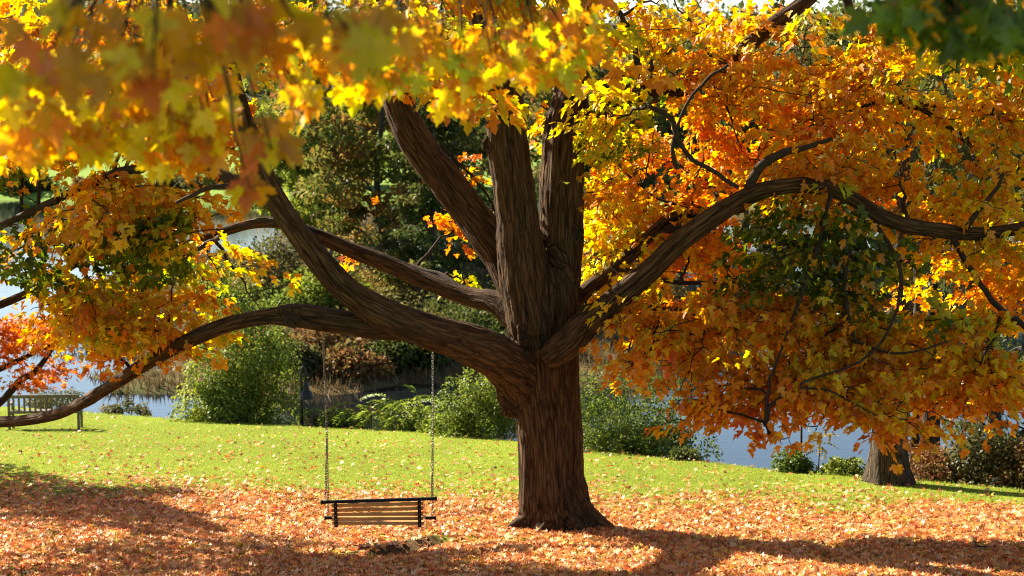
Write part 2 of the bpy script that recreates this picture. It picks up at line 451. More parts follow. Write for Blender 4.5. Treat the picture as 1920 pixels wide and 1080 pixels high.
# ------------------------------------------------------------------ sprays of maple leaves
def sprays(centers, outward, per, rad, pal, size=(.085, .135), droop=(.55, .35)):
    """flat drooping sprays: returns leaf arrays and spray directions"""
    n = len(centers)
    o = outward.copy(); o[:, 2] = -0.12 + rng.normal(0, .15, n); o = unit(o)
    sd = unit(np.cross(o, np.array([0, 0, 1.0])))
    base = palette_cols(pal, n)
    N = n * per
    t = rng.uniform(-1, 1, (n, per)); s = rng.choice([-1, 1], (n, per)) * np.sqrt(rng.uniform(0, 1, (n, per))) * (1.05 - .5 * np.abs(t))
    pos = centers[:, None] + rad * (t[..., None] * o[:, None] + 0.75 * s[..., None] * sd[:, None])
    pos[..., 2] += -0.22 * rad * (t + s * s) + rng.normal(0, .10 * rad, (n, per))
    ang = np.sign(s) * rng.uniform(.2, 1.5, (n, per))
    dv = np.cos(ang)[..., None] * o[:, None] + np.sin(ang)[..., None] * sd[:, None]
    dv[..., 2] -= np.abs(rng.normal(droop[0], droop[1], (n, per)))
    nr = rng.normal(0, .42, (n, per, 3)) - .55 * L; nr[..., 2] += .65
    mixw = rng.uniform(0, 1, (n, per, 1)) < .28
    col = np.where(mixw, palette_cols(pal, N).reshape(n, per, 3), base[:, None])
    col = col * rng.uniform(.72, 1.18, (n, per, 1)) * (1 + rng.normal(0, .07, (n, per, 3)))
    sz = rng.uniform(size[0], size[1], (n, per))
    return dict(pos=pos.reshape(-1, 3), dir=dv.reshape(-1, 3), nrm=nr.reshape(-1, 3), size=sz.ravel(), col=np.clip(col.reshape(-1, 3), .01, .8)), o
def cat_leaves(ls):
    return {k: np.concatenate([a[k] for a in ls]) for k in ls[0]}
def sel(l, m): return {k: a[m] for k, a in l.items()}
def to_pix(p):
    q = p - CAM
    f = q[:, 1] * cp - q[:, 2] * sp; up = q[:, 1] * sp + q[:, 2] * cp
    return 960 + F * q[:, 0] / f, 540 - F * up / f, f
def shadow_pt(p):
    k = (p[:, 2] + SLOPE * p[:, 1]) / (-L[2] - SLOPE * L[1])
    return p[:, 0] + L[0] * k, p[:, 1] + L[1] * k
# ground the photograph shows in full sun: upper limit of the crown's shade
_s = np.array([on_lawn(a, b) for a, b in ((-40, 862), (120, 898), (260, 935), (450, 1000), (600, 1022), (850, 1040), (1000, 1034), (1150, 1010), (1400, 1035), (1560, 1045), (1640, 1005), (1960, 1010))])
def shade_ok(p):
    sx, sy = shadow_pt(p)
    lim = np.interp(sx, _s[:, 0], _s[:, 1])
    return (sy < lim + rng.normal(0, .12, len(p))) | (sx > _s[-1, 0]) | (sx < _s[0, 0]) | (rng.uniform(0, 1, len(p)) < .025)

LEAF_VARIANTS = {}
def leaf_variant(kind, col, detail=False):
    key = (kind, detail, tuple(np.round(col, 3)))
    if key not in LEAF_VARIANTS:
        if not detail:
            me = raw_mesh('leaf', MAPLE_T, MAPLE_F, np.repeat(np.array(col)[None], len(MAPLE_T), 0))
        else:
            hp = [(.06, -.02), (.19, -.10), (.20, .0), (.30, .03), (.25, .12), (.31, .18), (.40, .17), (.45, .26), (.54, .27), (.50, .36), (.55, .50), (.42, .46), (.36, .52), (.28, .44), (.17, .45), (.19, .56), (.28, .66), (.17, .69), (.15, .80), (.06, .84)]
            vs = [(0, 0, 0), (0, .5, -.05), (0, 1, -.22)]
            hz = lambda x, y: .34 * abs(x) - .22 * y * y + .05 * math.sin(9 * x + 7 * y)
            vs += [(x, y, hz(x, y)) for x, y in hp] + [(-x, y, hz(x, y)) for x, y in hp]
            k = len(hp); r = list(range(3, 3 + k)); l2 = list(range(3 + k, 3 + 2 * k))
            fs = [[0] + r[:14] + [1], [1] + r[14:] + [2], ([0] + l2[:14] + [1])[::-1], ([1] + l2[14:] + [2])[::-1]]
            n0 = len(vs)
            vs += [(-.012, .0, 0), (.012, 0, 0), (.008, -.35, .10), (-.008, -.35, .10), (-.008, -.6, .22), (.008, -.6, .22)]
            fs += [[n0, n0 + 1, n0 + 2, n0 + 3], [n0 + 3, n0 + 2, n0 + 5, n0 + 4]]
            me = bpy.data.meshes.new('leaf'); me.from_pydata(vs, [], fs); me.update()
            cc = np.ones((len(vs), 4), np.float32); cc[:, :3] = col; cc[n0:, :3] = (.35, .12, .04)
            me.color_attributes.new('Col', 'FLOAT_COLOR', 'POINT').data.foreach_set('color', cc.ravel())
        me.materials.append(M['leaf'])
        LEAF_VARIANTS[key] = me
    return LEAF_VARIANTS[key]
def leaf_objects(lv, parent, detail=False, quant=12):
    """each leaf its own child object, sharing a few coloured meshes"""
    cols = lv['col']
    k = min(quant, len(cols))
    cen = cols[np.linspace(0, len(cols) - 1, k).astype(int)]
    near = np.argmin(((cols[:, None] - cen[None]) ** 2).sum(-1), 1)
    d = unit(lv['dir']); s = unit(np.cross(d, lv['nrm'])); n = np.cross(s, d)
    for i in range(len(cols)):
        o = bpy.data.objects.new('leaf', leaf_variant('m', cen[near[i]], detail))
        z = lv['size'][i]
        o.matrix_world = Matrix(((s[i, 0] * z, d[i, 0] * z, n[i, 0] * z, lv['pos'][i, 0]), (s[i, 1] * z, d[i, 1] * z, n[i, 1] * z, lv['pos'][i, 1]), (s[i, 2] * z, d[i, 2] * z, n[i, 2] * z, lv['pos'][i, 2]), (0, 0, 0, 1)))
        o.parent = parent
        o.matrix_parent_inverse = Matrix.Translation(-Vector(parent.location))
        COL.objects.link(o)
def shift(me, loc):
    """bring world-built geometry into the frame of an Empty at loc"""
    co = np.empty(len(me.vertices) * 3, np.float32); me.vertices.foreach_get('co', co)
    co = co.reshape(-1, 3) - np.array(loc, np.float32); me.vertices.foreach_set('co', co.ravel()); me.update()

# ------------------------------------------------------------------ the big maple: wood
# every limb: (px, py, world depth, width in px)
LIMBS = {
 'trunk': [(1052, 1012, 0, 170), (1046, 985, 0, 150), (1040, 945, 0, 133), (1035, 900, 0, 124), (1033, 850, 0, 120), (1030, 800, 0, 121), (1024, 750, 0, 128), (1018, 700, 0, 136), (1016, 650, 0, 132), (1018, 600, 0, 124), (1020, 550, 0, 118), (1020, 500, .0, 96)],
 'A': [(1000, 730, 0, 100), (960, 688, -.35, 92), (905, 655, -.95, 80), (850, 636, -1.5, 72), (785, 614, -1.95, 66), (720, 588, -2.15, 60), (660, 552, -2.3, 54), (610, 503, -2.4, 49), (565, 445, -2.5, 45), (525, 388, -2.5, 43), (495, 328, -2.5, 41), (470, 258, -2.5, 38), (445, 185, -2.5, 34), (425, 100, -2.4, 30), (405, 20, -2.3, 27), (385, -90, -2.2, 22)],
 'B': [(760, 618, -1.95, 46), (700, 614, -2.05, 46), (640, 603, -2.1, 46), (575, 594, -2.1, 47), (540, 592, -2.1, 44), (500, 594, -2.05, 32), (440, 605, -1.9, 31), (380, 627, -1.6, 30), (320, 655, -1.2, 29), (260, 690, -.7, 28), (190, 735, -.1, 25), (130, 768, .5, 23), (75, 784, 1.0, 22), (0, 791, 1.6, 22), (-80, 785, 2.2, 20)],
 'D': [(985, 610, 0.05, 60), (930, 568, .35, 46), (880, 557, .6, 38), (800, 527, .9, 35), (720, 492, 1.1, 33), (650, 465, 1.2, 30), (590, 440, 1.3, 28), (530, 418, 1.4, 24), (470, 420, 1.5, 20), (400, 440, 1.5, 18), (320, 462, 1.4, 16), (215, 462, 1.2, 17), (150, 490, 1.1, 16), (60, 545, 1.0, 16), (-20, 580, .9, 15)],
 'F': [(1000, 610, .1, 76), (965, 530, .15, 72), (935, 470, .3, 70), (890, 412, .5, 66), (840, 345, .7, 64), (790, 280, .9, 62), (755, 215, 1.0, 58), (735, 150, 1.1, 54), (720, 80, 1.1, 50), (710, 0, 1.1, 46), (690, -110, 1.2, 40)],
 'G': [(1000, 620, -.2, 96), (985, 540, -.25, 92), (975, 460, -.3, 86), (968, 390, -.35, 80), (960, 320, -.4, 77), (950, 262, -.45, 78), (945, 200, -.5, 74), (928, 130, -.55, 68), (910, 50, -.6, 62), (895, -50, -.6, 54), (880, -160, -.6, 46)],
 'H': [(1030, 600, .15, 92), (1045, 520, .2, 88), (1052, 440, .25, 84), (1053, 360, .3, 82), (1056, 290, .3, 80), (1064, 230, .35, 80), (1072, 160, .4, 60), (1085, 80, .4, 52), (1100, 0, .4, 46), (1110, -120, .4, 40)],
 'H2': [(1060, 262, .32, 52), (1110, 222, .4, 42), (1160, 192, .5, 36), (1225, 178, .6, 32), (1300, 160, .7, 30), (1360, 128, .7, 30), (1430, 60, .7, 30), (1500, 10, .7, 30), (1580, -60, .8, 26)],
 'I': [(1022, 678, -.62, 34), (1038, 664, -.64, 52), (1066, 640, -.62, 60), (1100, 606, -.62, 52), (1150, 565, -.7, 46), (1210, 515, -.8, 43), (1270, 458, -.9, 41), (1330, 412, -1.0, 39), (1390, 374, -1.05, 36), (1450, 353, -1.1, 33), (1530, 348, -1.1, 30), (1600, 374, -1.1, 28), (1660, 410, -1.1, 29), (1730, 428, -1.05, 30), (1840, 438, -1.0, 27), (1950, 420, -1.0, 22)],
 'J': [(1050, 590, .3, 50), (1090, 552, .4, 33), (1130, 520, .5, 29), (1180, 480, .6, 27), (1225, 436, .7, 24), (1262, 407, .8, 22), (1325, 398, .9, 18), (1400, 392, 1.0, 15)],
 'root1': [(1030, 965, -.1, 80), (985, 985, -.15, 44), (945, 1003, -.15, 22)],
 'root2': [(1060, 955, -.05, 90), (1110, 985, -.05, 52), (1165, 1012, -.05, 22)],
 'root3': [(1045, 975, -.25, 70), (1020, 1000, -.45, 36), (1000, 1015, -.6, 16)],
 'root4': [(1060, 975, -.25, 70), (1085, 1003, -.5, 34), (1105, 1018, -.7, 16)],
}
ORG = np.array([P(1045, 990, 0)[0], 0.0, 0.0])
ORG[2] = gz(ORG[0], 0) - 0.02
SAMP = {}
for k, pts in LIMBS.items():
    a = np.array([np.append(P(x, y, d), wd / 2 / pxm(d)) for x, y, d, wd in pts])
    SAMP[k] = catmull(a, 6)
mb = MB()
for k, s in SAMP.items():
    mb.tube(s[:, :3], s[:, 3], 14)
raw = mb.build('raw', None)
md = raw.modifiers.new('r', 'REMESH'); md.mode = 'VOXEL'; md.voxel_size = 0.024
md = raw.modifiers.new('s', 'SMOOTH'); md.factor = 0.5; md.iterations = 7
ev = raw.evaluated_get(bpy.context.evaluated_depsgraph_get())
em = ev.to_mesh()
nv = len(em.vertices)
co = np.empty(nv * 3, np.float32); em.vertices.foreach_get('co', co); co = co.reshape(-1, 3).astype(float)
no_ = np.empty(nv * 3, np.float32); em.vertices.foreach_get('normal', no_); no_ = no_.reshape(-1, 3).astype(float)
lt = np.empty(len(em.polygons), np.int32); em.polygons.foreach_get('loop_total', lt)
lv_ = np.empty(len(em.loops), np.int32); em.loops.foreach_get('vertex_index', lv_)
assert (lt == 4).all()
QF = lv_.reshape(-1, 4)
ev.to_mesh_clear()
_rm = raw.data; bpy.data.objects.remove(raw); bpy.data.meshes.remove(_rm)
names = list(SAMP)
cs, rs, Ts, Ns, Bs, ss, lid = [], [], [], [], [], [], []
for i, k in enumerate(names):
    s = SAMP[k]; T, N, B = frames(s[:, :3])
    cs.append(s[:, :3]); rs.append(s[:, 3]); Ts.append(T); Ns.append(N); Bs.append(B)
    ss.append(np.concatenate([[0], np.cumsum(np.linalg.norm(np.diff(s[:, :3], axis=0), axis=1))])); lid.append(np.full(len(s), 0 if (k == 'trunk' or k.startswith('root')) else i))
cs, rs, Ts, Ns, Bs, ss, lid = map(np.concatenate, (cs, rs, Ts, Ns, Bs, ss, lid))
best = np.empty(nv, int)
for i0 in range(0, nv, 20000):
    dd = np.linalg.norm(co[i0:i0 + 20000, None] - cs[None], axis=2) - rs[None]
    best[i0:i0 + 20000] = np.argmin(dd, 1)
loc = co - cs[best]
u = (loc * Ns[best]).sum(1); v = (loc * Bs[best]).sum(1); al = (loc * Ts[best]).sum(1) + ss[best]
rad = np.hypot(u, v) + 1e-6
Rr = np.clip(rs[best], .08, .5)
ang_off = lid[best] * 3.7
bark = np.stack([u / rad * Rr + ang_off, v / rad * Rr, al * 0.095], 1)
r1 = 1 - np.abs(2 * vnoise(bark * np.array([13, 13, 11]), 31) - 1)
r2 = 1 - np.abs(2 * vnoise(bark * np.array([26, 26, 24]), 35) - 1)
lump = fbm(co * 2.6, 41) - .5
amp = np.clip(rs[best] * .085, .004, .034)
disp = amp * ((r1 ** 1.5 - .5) * 1.0 + (r2 - .5) * .5) + lump * np.clip(rs[best] * .22, .01, .09)
# long seam down the trunk and a few flutes
th = np.arctan2(v, u)
tr = lid[best] == 0
flute = np.cos(th * 5 + fbm(np.stack([al, al * 0, al * 0], 1) * .8, 51) * 3)
disp = disp + np.where(tr, .022 * flute, 0)
co2 = co + no_ * disp[:, None]
co2 -= ORG
face_l = lid[best[QF[:, 0]]]
def vnorm(V_, Q):
    fn = np.cross(V_[Q[:, 2]] - V_[Q[:, 0]], V_[Q[:, 3]] - V_[Q[:, 1]])
    n = np.zeros_like(V_)
    for j in range(4): np.add.at(n, Q[:, j], fn)
    return unit(n)
vn = vnorm(co2, QF)
maple = thing('maple_tree', 'huge old maple with spreading limbs and orange leaves that the swing hangs from', 'tree', ORG)
BARK_OBJS = []
for i in sorted(set(face_l)):
    q = QF[face_l == i]
    used, inv = np.unique(q, return_inverse=True)
    nm = 'trunk' if i == 0 else 'limb'
    me = raw_mesh(nm, co2[used], inv.reshape(-1, 4))
    at = me.attributes.new('bark', 'FLOAT_VECTOR', 'POINT'); at.data.foreach_set('vector', np.ascontiguousarray(bark[used], np.float32).ravel())
    o = link(nm, me, M['bark'], maple, True)
    me.normals_split_custom_set_from_vertices(vn[used].tolist())
    BARK_OBJS.append(o)
BV = BVHTree.FromPolygons((co2 + ORG).tolist(), QF.tolist())
def hit_pix(px, py):
    d = ray(px, py); r = BV.ray_cast(Vector(CAM), Vector(d).normalized())
    return r[0], r[1]

# thin branches of the maple (px polyline with depth and width)
THIN = [
 [(1395, 372, -1.05, 20), (1420, 322, -1.1, 19), (1460, 290, -1.1, 17), (1500, 280, -1.1, 12), (1560, 260, -1, 8)],
 [(1385, 352, -1.25, 8), (1340, 325, -1.3, 9), (1300, 300, -1.35, 9), (1272, 265, -1.4, 9), (1255, 222, -1.4, 11), (1215, 195, -1.4, 9)],
 [(1262, 262, -1.4, 8), (1266, 300, -1.42, 9), (1270, 316, -1.42, 7)],
 [(1262, 262, -1.4, 6), (1285, 200, -1.4, 6), (1325, 150, -1.4, 7), (1365, 122, -1.4, 6)],
 [(1210, 182, .5, 17), (1195, 120, .4, 14), (1185, 70, .4, 12), (1160, 20, .4, 10)],
 [(1200, 135, .4, 9), (1222, 130, .3, 8), (1222, 112, .3, 6)],
 [(1225, 440, .7, 18), (1270, 428, .7, 17), (1330, 412, .8, 14)],
 [(1160, 505, .5, 10), (1200, 512, .3, 9), (1260, 528, .2, 9), (1340, 532, .1, 8), (1400, 545, 0, 6)],
 [(1120, 590, .2, 12), (1180, 570, -.1, 11), (1240, 578, -.3, 11), (1290, 585, -.4, 7), (1330, 610, -.5, 4)],
 [(1300, 396, .8, 6), (1230, 370, 1.0, 5), (1170, 320, 1.1, 4), (1130, 280, 1.1, 3)],
 [(1320, 392, .9, 6), (1280, 380, 1.0, 5), (1200, 395, 1.1, 4), (1110, 350, 1.2, 3)],
 [(480, 365, -2.5, 22), (430, 333, -2.3, 21), (390, 313, -2.1, 20), (300, 312, -1.8, 18), (235, 320, -1.6, 17), (130, 362, -1.3, 15), (55, 398, -1, 14), (-30, 440, -.8, 12)],
 [(490, 350, -2.5, 14), (440, 348, -2.6, 11), (385, 356, -2.7, 9), (330, 380, -2.8, 6)],
 [(525, 415, -2.45, 10), (490, 413, -2.3, 8), (465, 424, -2.2, 6), (430, 428, -2.1, 4)],
 [(860, 545, .7, 22), (835, 523, .9, 17), (790, 508, 1.1, 14), (735, 492, 1.3, 11), (690, 488, 1.5, 7)],
 [(930, 395, .5, 4), (900, 345, .6, 6), (870, 315, .7, 6), (840, 285, .7, 5), (822, 260, .7, 3)],
 [(928, 400, .5, 3), (930, 360, .5, 2.5), (925, 330, .5, 2)],
 [(1620, 385, -1.15, 13), (1600, 450, -1.3, 9), (1585, 520, -1.4, 8), (1590, 600, -1.5, 9), (1600, 640, -1.6, 6)],
 [(1560, 355, -1.15, 10), (1545, 420, -1.3, 7), (1520, 500, -1.5, 9), (1500, 560, -1.6, 7), (1470, 640, -1.7, 5), (1450, 700, -1.8, 6)],
 [(1800, 438, -1.05, 14), (1835, 400, -1, 11), (1858, 372, -1, 9), (1880, 330, -1, 6)],
 [(1780, 436, -1.05, 13), (1830, 520, -1.1, 11), (1870, 575, -1.2, 12), (1925, 615, -1.2, 12)],
 [(1880, 585, -1.2, 8), (1860, 640, -1.4, 6), (1840, 680, -1.5, 4)],
 [(1480, 720, -1.8, 10), (1468, 742, -1.85, 10), (1445, 760, -1.9, 9), (1437, 782, -1.9, 11), (1436, 792, -1.9, 8)],
 [(1450, 700, -1.8, 6), (1440, 735, -1.85, 7), (1437, 775, -1.9, 8)],
 [(1640, 415, -1.15, 9), (1690, 520, -1.6, 7), (1640, 660, -2, 5), (1500, 720, -2.1, 5), (1560, 735, -2.1, 4), (1640, 778, -2.1, 3)],
 [(1600, 640, -1.6, 6), (1680, 665, -1.8, 5), (1780, 640, -1.9, 3)],
 [(1660, 188, .3, 16), (1700, 195, .3, 14), (1745, 212, .2, 10), (1790, 250, .2, 9)],
 [(1580, -40, .7, 20), (1610, 90, .6, 16), (1660, 188, .3, 15)],
 [(1690, 193, .3, 9), (1780, 200, .3, 7), (1860, 215, .3, 5)],
 [(105, 372, -1.3, 8), (120, 440, -1.1, 8), (135, 480, -1, 9), (150, 500, -1, 9)],
 [(70, 545, 1.0, 6), (40, 520, .9, 5), (0, 510, .9, 4)],
 [(300, 505, .3, 8), (330, 488, .4, 12), (365, 470, .5, 11), (410, 445, 1.4, 10)],
]
thin_s = []
for pl in THIN:
    a = np.array([np.append(P(x, y, d), wd / 2 / pxm(d)) for x, y, d, wd in pl])
    s = catmull(a, 5)
    s[1:-1, :3] += (np.stack([fbm(s[1:-1, :3] * 5, 60 + j) for j in range(3)], 1) - .5) * .07
    thin_s.append(s)
    v_, f_ = tube_geo(s[:, :3] - ORG, s[:, 3], 8)
    b_ = MB(); b_.add(v_, f_); o = b_.build('branch', M['twig'], maple, True, False)

# knots and scars, seated on the bark where the photo shows them
def knot(px, py, rx, ry, hollow=True, tilt=0.0):
    h, n = hit_pix(px, py)
    if h is None: return
    h = np.array(h) - ORG; n = np.array(n)
    if n.dot(CAM - ORG - h) < 0: n = -n
    n = unit(n * .5 + unit(CAM - ORG - h) * .5)
    up = unit(np.array([math.sin(tilt), 0, math.cos(tilt)]) - n * n.dot(np.array([math.sin(tilt), 0, math.cos(tilt)])))
    sd = np.cross(up, n)
    g = 1.0 if hollow else .45
    prof = [(1.55, -.10 * g), (1.35, .16 * g), (1.12, .42 * g), (.92, .42 * g), (.78, .26 * g), (.60, .12 if hollow else .10), (.25, .06 if hollow else .12)]
    S = 20; V_ = []; f = []
    for a, b in prof:
        for j in range(S):
            t_ = j * 2 * math.pi / S
            k = 1 + .14 * math.sin(3 * t_ + px) + .08 * math.sin(7 * t_ + a * 5)
            V_.append(h + sd * math.cos(t_) * rx * a * k + up * math.sin(t_) * ry * a * k + n * b * min(rx, ry))
    for i in range(len(prof) - 1):
        for j in range(S):
            f.append((i * S + j, i * S + (j + 1) % S, (i + 1) * S + (j + 1) % S, (i + 1) * S + j))
    f.append(tuple((len(prof) - 1) * S + j for j in range(S)))
    me = bpy.data.meshes.new('knot_hole'); me.from_pydata([tuple(q) for q in V_], [], f); me.update()
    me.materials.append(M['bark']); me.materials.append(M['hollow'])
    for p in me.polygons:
        if min(p.vertices) >= 4 * S: p.material_index = 1  # darker colour on the inner faces of every knot
    at = me.attributes.new('bark', 'FLOAT_VECTOR', 'POINT')
    bb = np.array([[q[0] * 1.0, q[1], q[2] * .5] for q in V_], np.float32); at.data.foreach_set('vector', bb.ravel())
    link('knot_hole', me, None, maple, True)
knot(981, 624, .060, .135)
knot(915, 271, .055, .085)
knot(1081, 440, .060, .095)
knot(958, 755, .125, .17, False, -.5)
knot(545, 592, .10, .085, False, .4)

# ------------------------------------------------------------------ the big maple: foliage
# (px, py, rx px, rz px, depth, half depth m, leaves, palette)
CL = [
 (1215, 300, 130, 110, .6, .9, 1700, 'oy'), (1350, 190, 150, 100, .6, .9, 1900, 'o'), (1510, 235, 150, 100, .3, 1.0, 2300, 'o'),
 (1640, 180, 120, 80, .3, 1.0, 1700, 'oy'), (1800, 260, 130, 130, .3, 1.0, 2500, 'oy'), (1880, 130, 90, 90, .3, .9, 1500, 'oy'),
 (1180, 490, 90, 60, .9, .6, 1300, 'y'), (1240, 590, 120, 60, -.3, .8, 1700, 'o'), (1390, 620, 150, 80, -.7, .9, 2400, 'oo'),
 (1540, 640, 140, 90, -.9, .9, 2600, 'oo'), (1710, 650, 140, 100, -.9, .9, 2600, 'oo'), (1860, 620, 100, 120, -.3, .9, 1900, 'oy'),
 (1470, 470, 120, 80, -.9, .6, 1300, 'g'), (1600, 500, 110, 80, -.9, .6, 1150, 'g'), (1690, 560, 120, 60, -1.0, .7, 1100, 'gy'),
 (1690, 350, 160, 70, -.4, .9, 2000, 'o'), (1540, 345, 120, 60, -.5, .8, 1200, 'oy'), (1390, 735, 80, 50, -1.3, .5, 700, 'o'),
 (1560, 735, 110, 50, -1.5, .6, 1000, 'oo'), (1700, 775, 75, 55, -1.9, .45, 650, 'oo'), (1850, 735, 100, 55, -1.1, .6, 1100, 'o'),
 (1300, 60, 140, 80, .6, .9, 1600, 'oy'), (1470, 70, 140, 80, .4, 1.0, 1500, 'oy'), (1600, 60, 90, 60, .9, .8, 500, 'gy'),
 (1140, 240, 60, 70, -.7, .5, 600, 'y'), (1830, 440, 110, 90, -.4, .9, 1500, 'oy'), (1215, 670, 80, 40, -.9, .5, 420, 'o'),
 (1310, 320, 110, 80, 1.3, .6, 1300, 'r'), (1290, 500, 100, 60, .6, .6, 800, 'r'), (1300, 770, 45, 35, -1.3, .3, 200, 'o'), (1290, 700, 70, 45, -1.1, .4, 420, 'o'), (1440, 810, 40, 30, -1.9, .2, 50, 'o'),
 (1480, 690, 130, 50, -1.3, .6, 900, 'o'), (1250, 420, 90, 50, 1.2, .6, 600, 'oy'), (1150, 380, 50, 60, 1.2, .5, 500, 'oy'), (1150, 560, 60, 30, 1.1, .5, 300, 'y'),
 (235, 395, 150, 60, -1.4, .8, 1800, 'oy'), (330, 455, 90, 50, -1.6, .5, 800, 'g'), (190, 590, 110, 60, -1.2, .7, 1200, 'oy'), (320, 585, 100, 60, -1.0, .7, 1000, 'oy'),
 (170, 640, 90, 35, -.8, .6, 500, 'o'), (55, 420, 80, 110, -1.0, .7, 1100, 'g'), (460, 540, 90, 60, 1.2, .6, 650, 'y'), (400, 500, 70, 50, .8, .6, 400, 'oy'), (240, 500, 90, 40, -.5, .6, 500, 'g'),
 (80, 160, 150, 120, .2, 1.0, 1500, 'o'), (300, 140, 150, 120, -.4, 1.0, 1600, 'o'), (500, 110, 120, 90, .2, .9, 900, 'oy'), (660, 60, 120, 60, 1.0, .8, 600, 'oy'),
 (820, 40, 120, 60, 1.0, .8, 700, 'y'), (1000, 90, 90, 90, 1.0, .7, 700, 'oy'), (240, 250, 140, 45, -1.2, .8, 700, 'o'), (420, 250, 80, 60, -1.4, .7, 350, 'o'),
 (1130, 420, 50, 60, 1.4, .4, 420, 'oy'), (1210, 15, 90, 40, .8, .6, 700, 'oy'), (1330, -10, 100, 40, .8, .6, 700, 'oy'), (1100, 20, 60, 40, 1.1, .5, 400, 'y'), (20, 20, 90, 50, .4, .7, 500, 'o'), (1185, 625, 70, 45, -.2, .5, 800, 'o'), (1350, 470, 90, 60, .9, .6, 800, 'o'), (1150, 60, 70, 60, .9, .6, 500, 'oy'), (1420, 300, 110, 80, 1.2, .6, 1000, 'o'), (1760, 120, 110, 80, 1.2, .7, 900, 'oy'), (1890, 330, 80, 120, 1.0, .7, 900, 'gy'), (1800, 560, 110, 80, .6, .7, 900, 'o'),
 (855, 430, 40, 40, 1.8, .2, 110, 'r'), (885, 330, 45, 45, .8, .15, 60, 'r'), (1010, 200, 40, 60, 1.0, .4, 250, 'o'), (870, 530, 40, 14, 1.5, .2, 50, 'y'), (640, 490, 25, 20, 1.6, .2, 40, 'r'),
]
all_c = np.vstack([cs] + [s[:, :3] for s in thin_s])
all_r = np.concatenate([rs] + [s[:, 3] for s in thin_s])
ok_anchor = np.concatenate([np.arange(len(cs)) >= 0, *[np.ones(len(s), bool) for s in thin_s]])
ok_anchor[:len(cs)] &= rs < .2
LV = []; twig = MB(); nbr = 0
def curved(a, b, sag, n):
    t_ = np.linspace(0, 1, n)[:, None]
    m_ = (a + b) / 2 + np.array([0, 0, sag])
    return (1 - t_) ** 2 * a + 2 * t_ * (1 - t_) * m_ + t_ * t_ * b
def grow(cen, rx, ry, rz, n, pal, per=26, rad=.36, filt=True, branch=True, size=(.085, .135), gap=.42):
    global nbr
    ns = max(2, int(n / per * 1.45))
    p = rdir(ns) * rng.uniform(0, 1, (ns, 1)) ** (1 / 3.) * np.array([rx, ry, rz]) + cen
    p = p[fbm(p * np.array([.9, .9, 1.5]), 71) > gap]
    if filt and len(p): p = p[shade_ok(p)]
    if len(p) == 0: return
    k = np.argmin(np.linalg.norm(all_c[ok_anchor] - cen, axis=1)); anc = all_c[ok_anchor][k]; ar = all_r[ok_anchor][k]
    lv, o = sprays(p, p - anc + rng.normal(0, .3, p.shape), per, rad, pal, size)
    if filt:
        mk = shade_ok(lv['pos']); lv = sel(lv, mk)
    LV.append(lv)
    hub = None
    if branch:
        ex = cen - anc; tip = cen + unit(ex) * max(.25 * np.linalg.norm(ex), .55 * rx)
        br = curved(anc, tip, .12, 9); br[1:-1] += rng.normal(0, .025, (7, 3))
        r0 = min(.028, ar * .8)
        v_, f_ = tube_geo(br - ORG, np.linspace(r0, .006, 9), 6)
        b_ = MB(); b_.add(v_, f_); b_.build('branch', M['twig'], maple, True, False); nbr += 1
        hub = br
    if not branch: return
    pool = hub[2:]
    for i in np.argsort(np.linalg.norm(p - anc, axis=1)):
        c_ = p[i]; e = c_ + o[i] * rad * .8
        cand = pool + 0
        j = np.argmin(np.linalg.norm(cand - c_, axis=1) + .35 * np.abs(np.linalg.norm(cand - c_, axis=1) - .35))
        tw = curved(cand[j], e, .05, 6); tw[1:-1] += rng.normal(0, .015, (4, 3))
        twig.tube(tw - ORG, np.linspace(.0085, .003, 6), 4, False)
        pool = np.vstack([pool, tw[2:5]])
for (px, py, rx, rz, Yd, ry, n, pal) in CL:
    s_ = 1 / pxm(Yd)
    small = n < 130
    if not small: n = int(n * ((.72 if Yd < .4 else .56) if px > 500 else 1.05))
    wd = 1.0 if small else 1.22
    grow(P(px, py, Yd), rx * s_ * wd, ry * 1.15, rz * s_ * wd, n, pal, per=12 if small else 26, rad=.22 if small else .36, filt=not small, gap=.1 if small else .42)
# the part of the crown above and beside the frame
for k in range(15):
    a = rng.uniform(0, 2 * math.pi); r = rng.uniform(1.5, 8.5)
    cz = rng.uniform(7.6, 13.5) - r * .18
    cen = np.array([ORG[0] + r * math.cos(a), -.4 - abs(r * math.sin(a)) * .7, cz])
    grow(cen, 1.5, 1.5, .8, 800, rng.choice(['o', 'oy', 'o', 'gy']), per=22, rad=.5, branch=False, size=(.14, .20))
for (x, y, z, n) in ((-7.2, -1.0, 5.0, 1300), (-8.4, .5, 4.0, 1200), (-7.6, -2.2, 3.2, 800), (-6.5, -3.0, 5.8, 1000), (8.2, -1, 5.5, 900), (7.9, .3, 3.5, 700), (-3.5, -3.4, 6.5, 800)):
    grow(np.array([x, y, z]), 1.4, 1.1, 1.0, n, 'oy', per=24, rad=.4, branch=False)
lv = cat_leaves(LV)
px_, py_, dp_ = to_pix(lv['pos'])
inside = (px_ > 20) & (px_ < 1900) & (py_ > 20) & (py_ < 1060)
score = np.where(inside, lv['size'] / dp_ * F, -1) + rng.uniform(0, 1.5, len(px_))
top = np.argsort(-score)[:300]
mk = np.zeros(len(px_), bool); mk[top] = True
leaf_objects(sel(lv, mk), maple)
lv = sel(lv, ~mk)
n_maple = len(lv['pos'])
me = leaf_mesh('foliage', lv['pos'] - ORG, lv['dir'], lv['nrm'], lv['size'], lv['col'], curl=rng.uniform(.3, 1.6, n_maple))
tag(link('foliage', me, M['leaf'], maple), kind='stuff')
tag(twig.build('twigs', M['twig'], maple, True, False), kind='stuff')
print('maple leaves', n_maple)

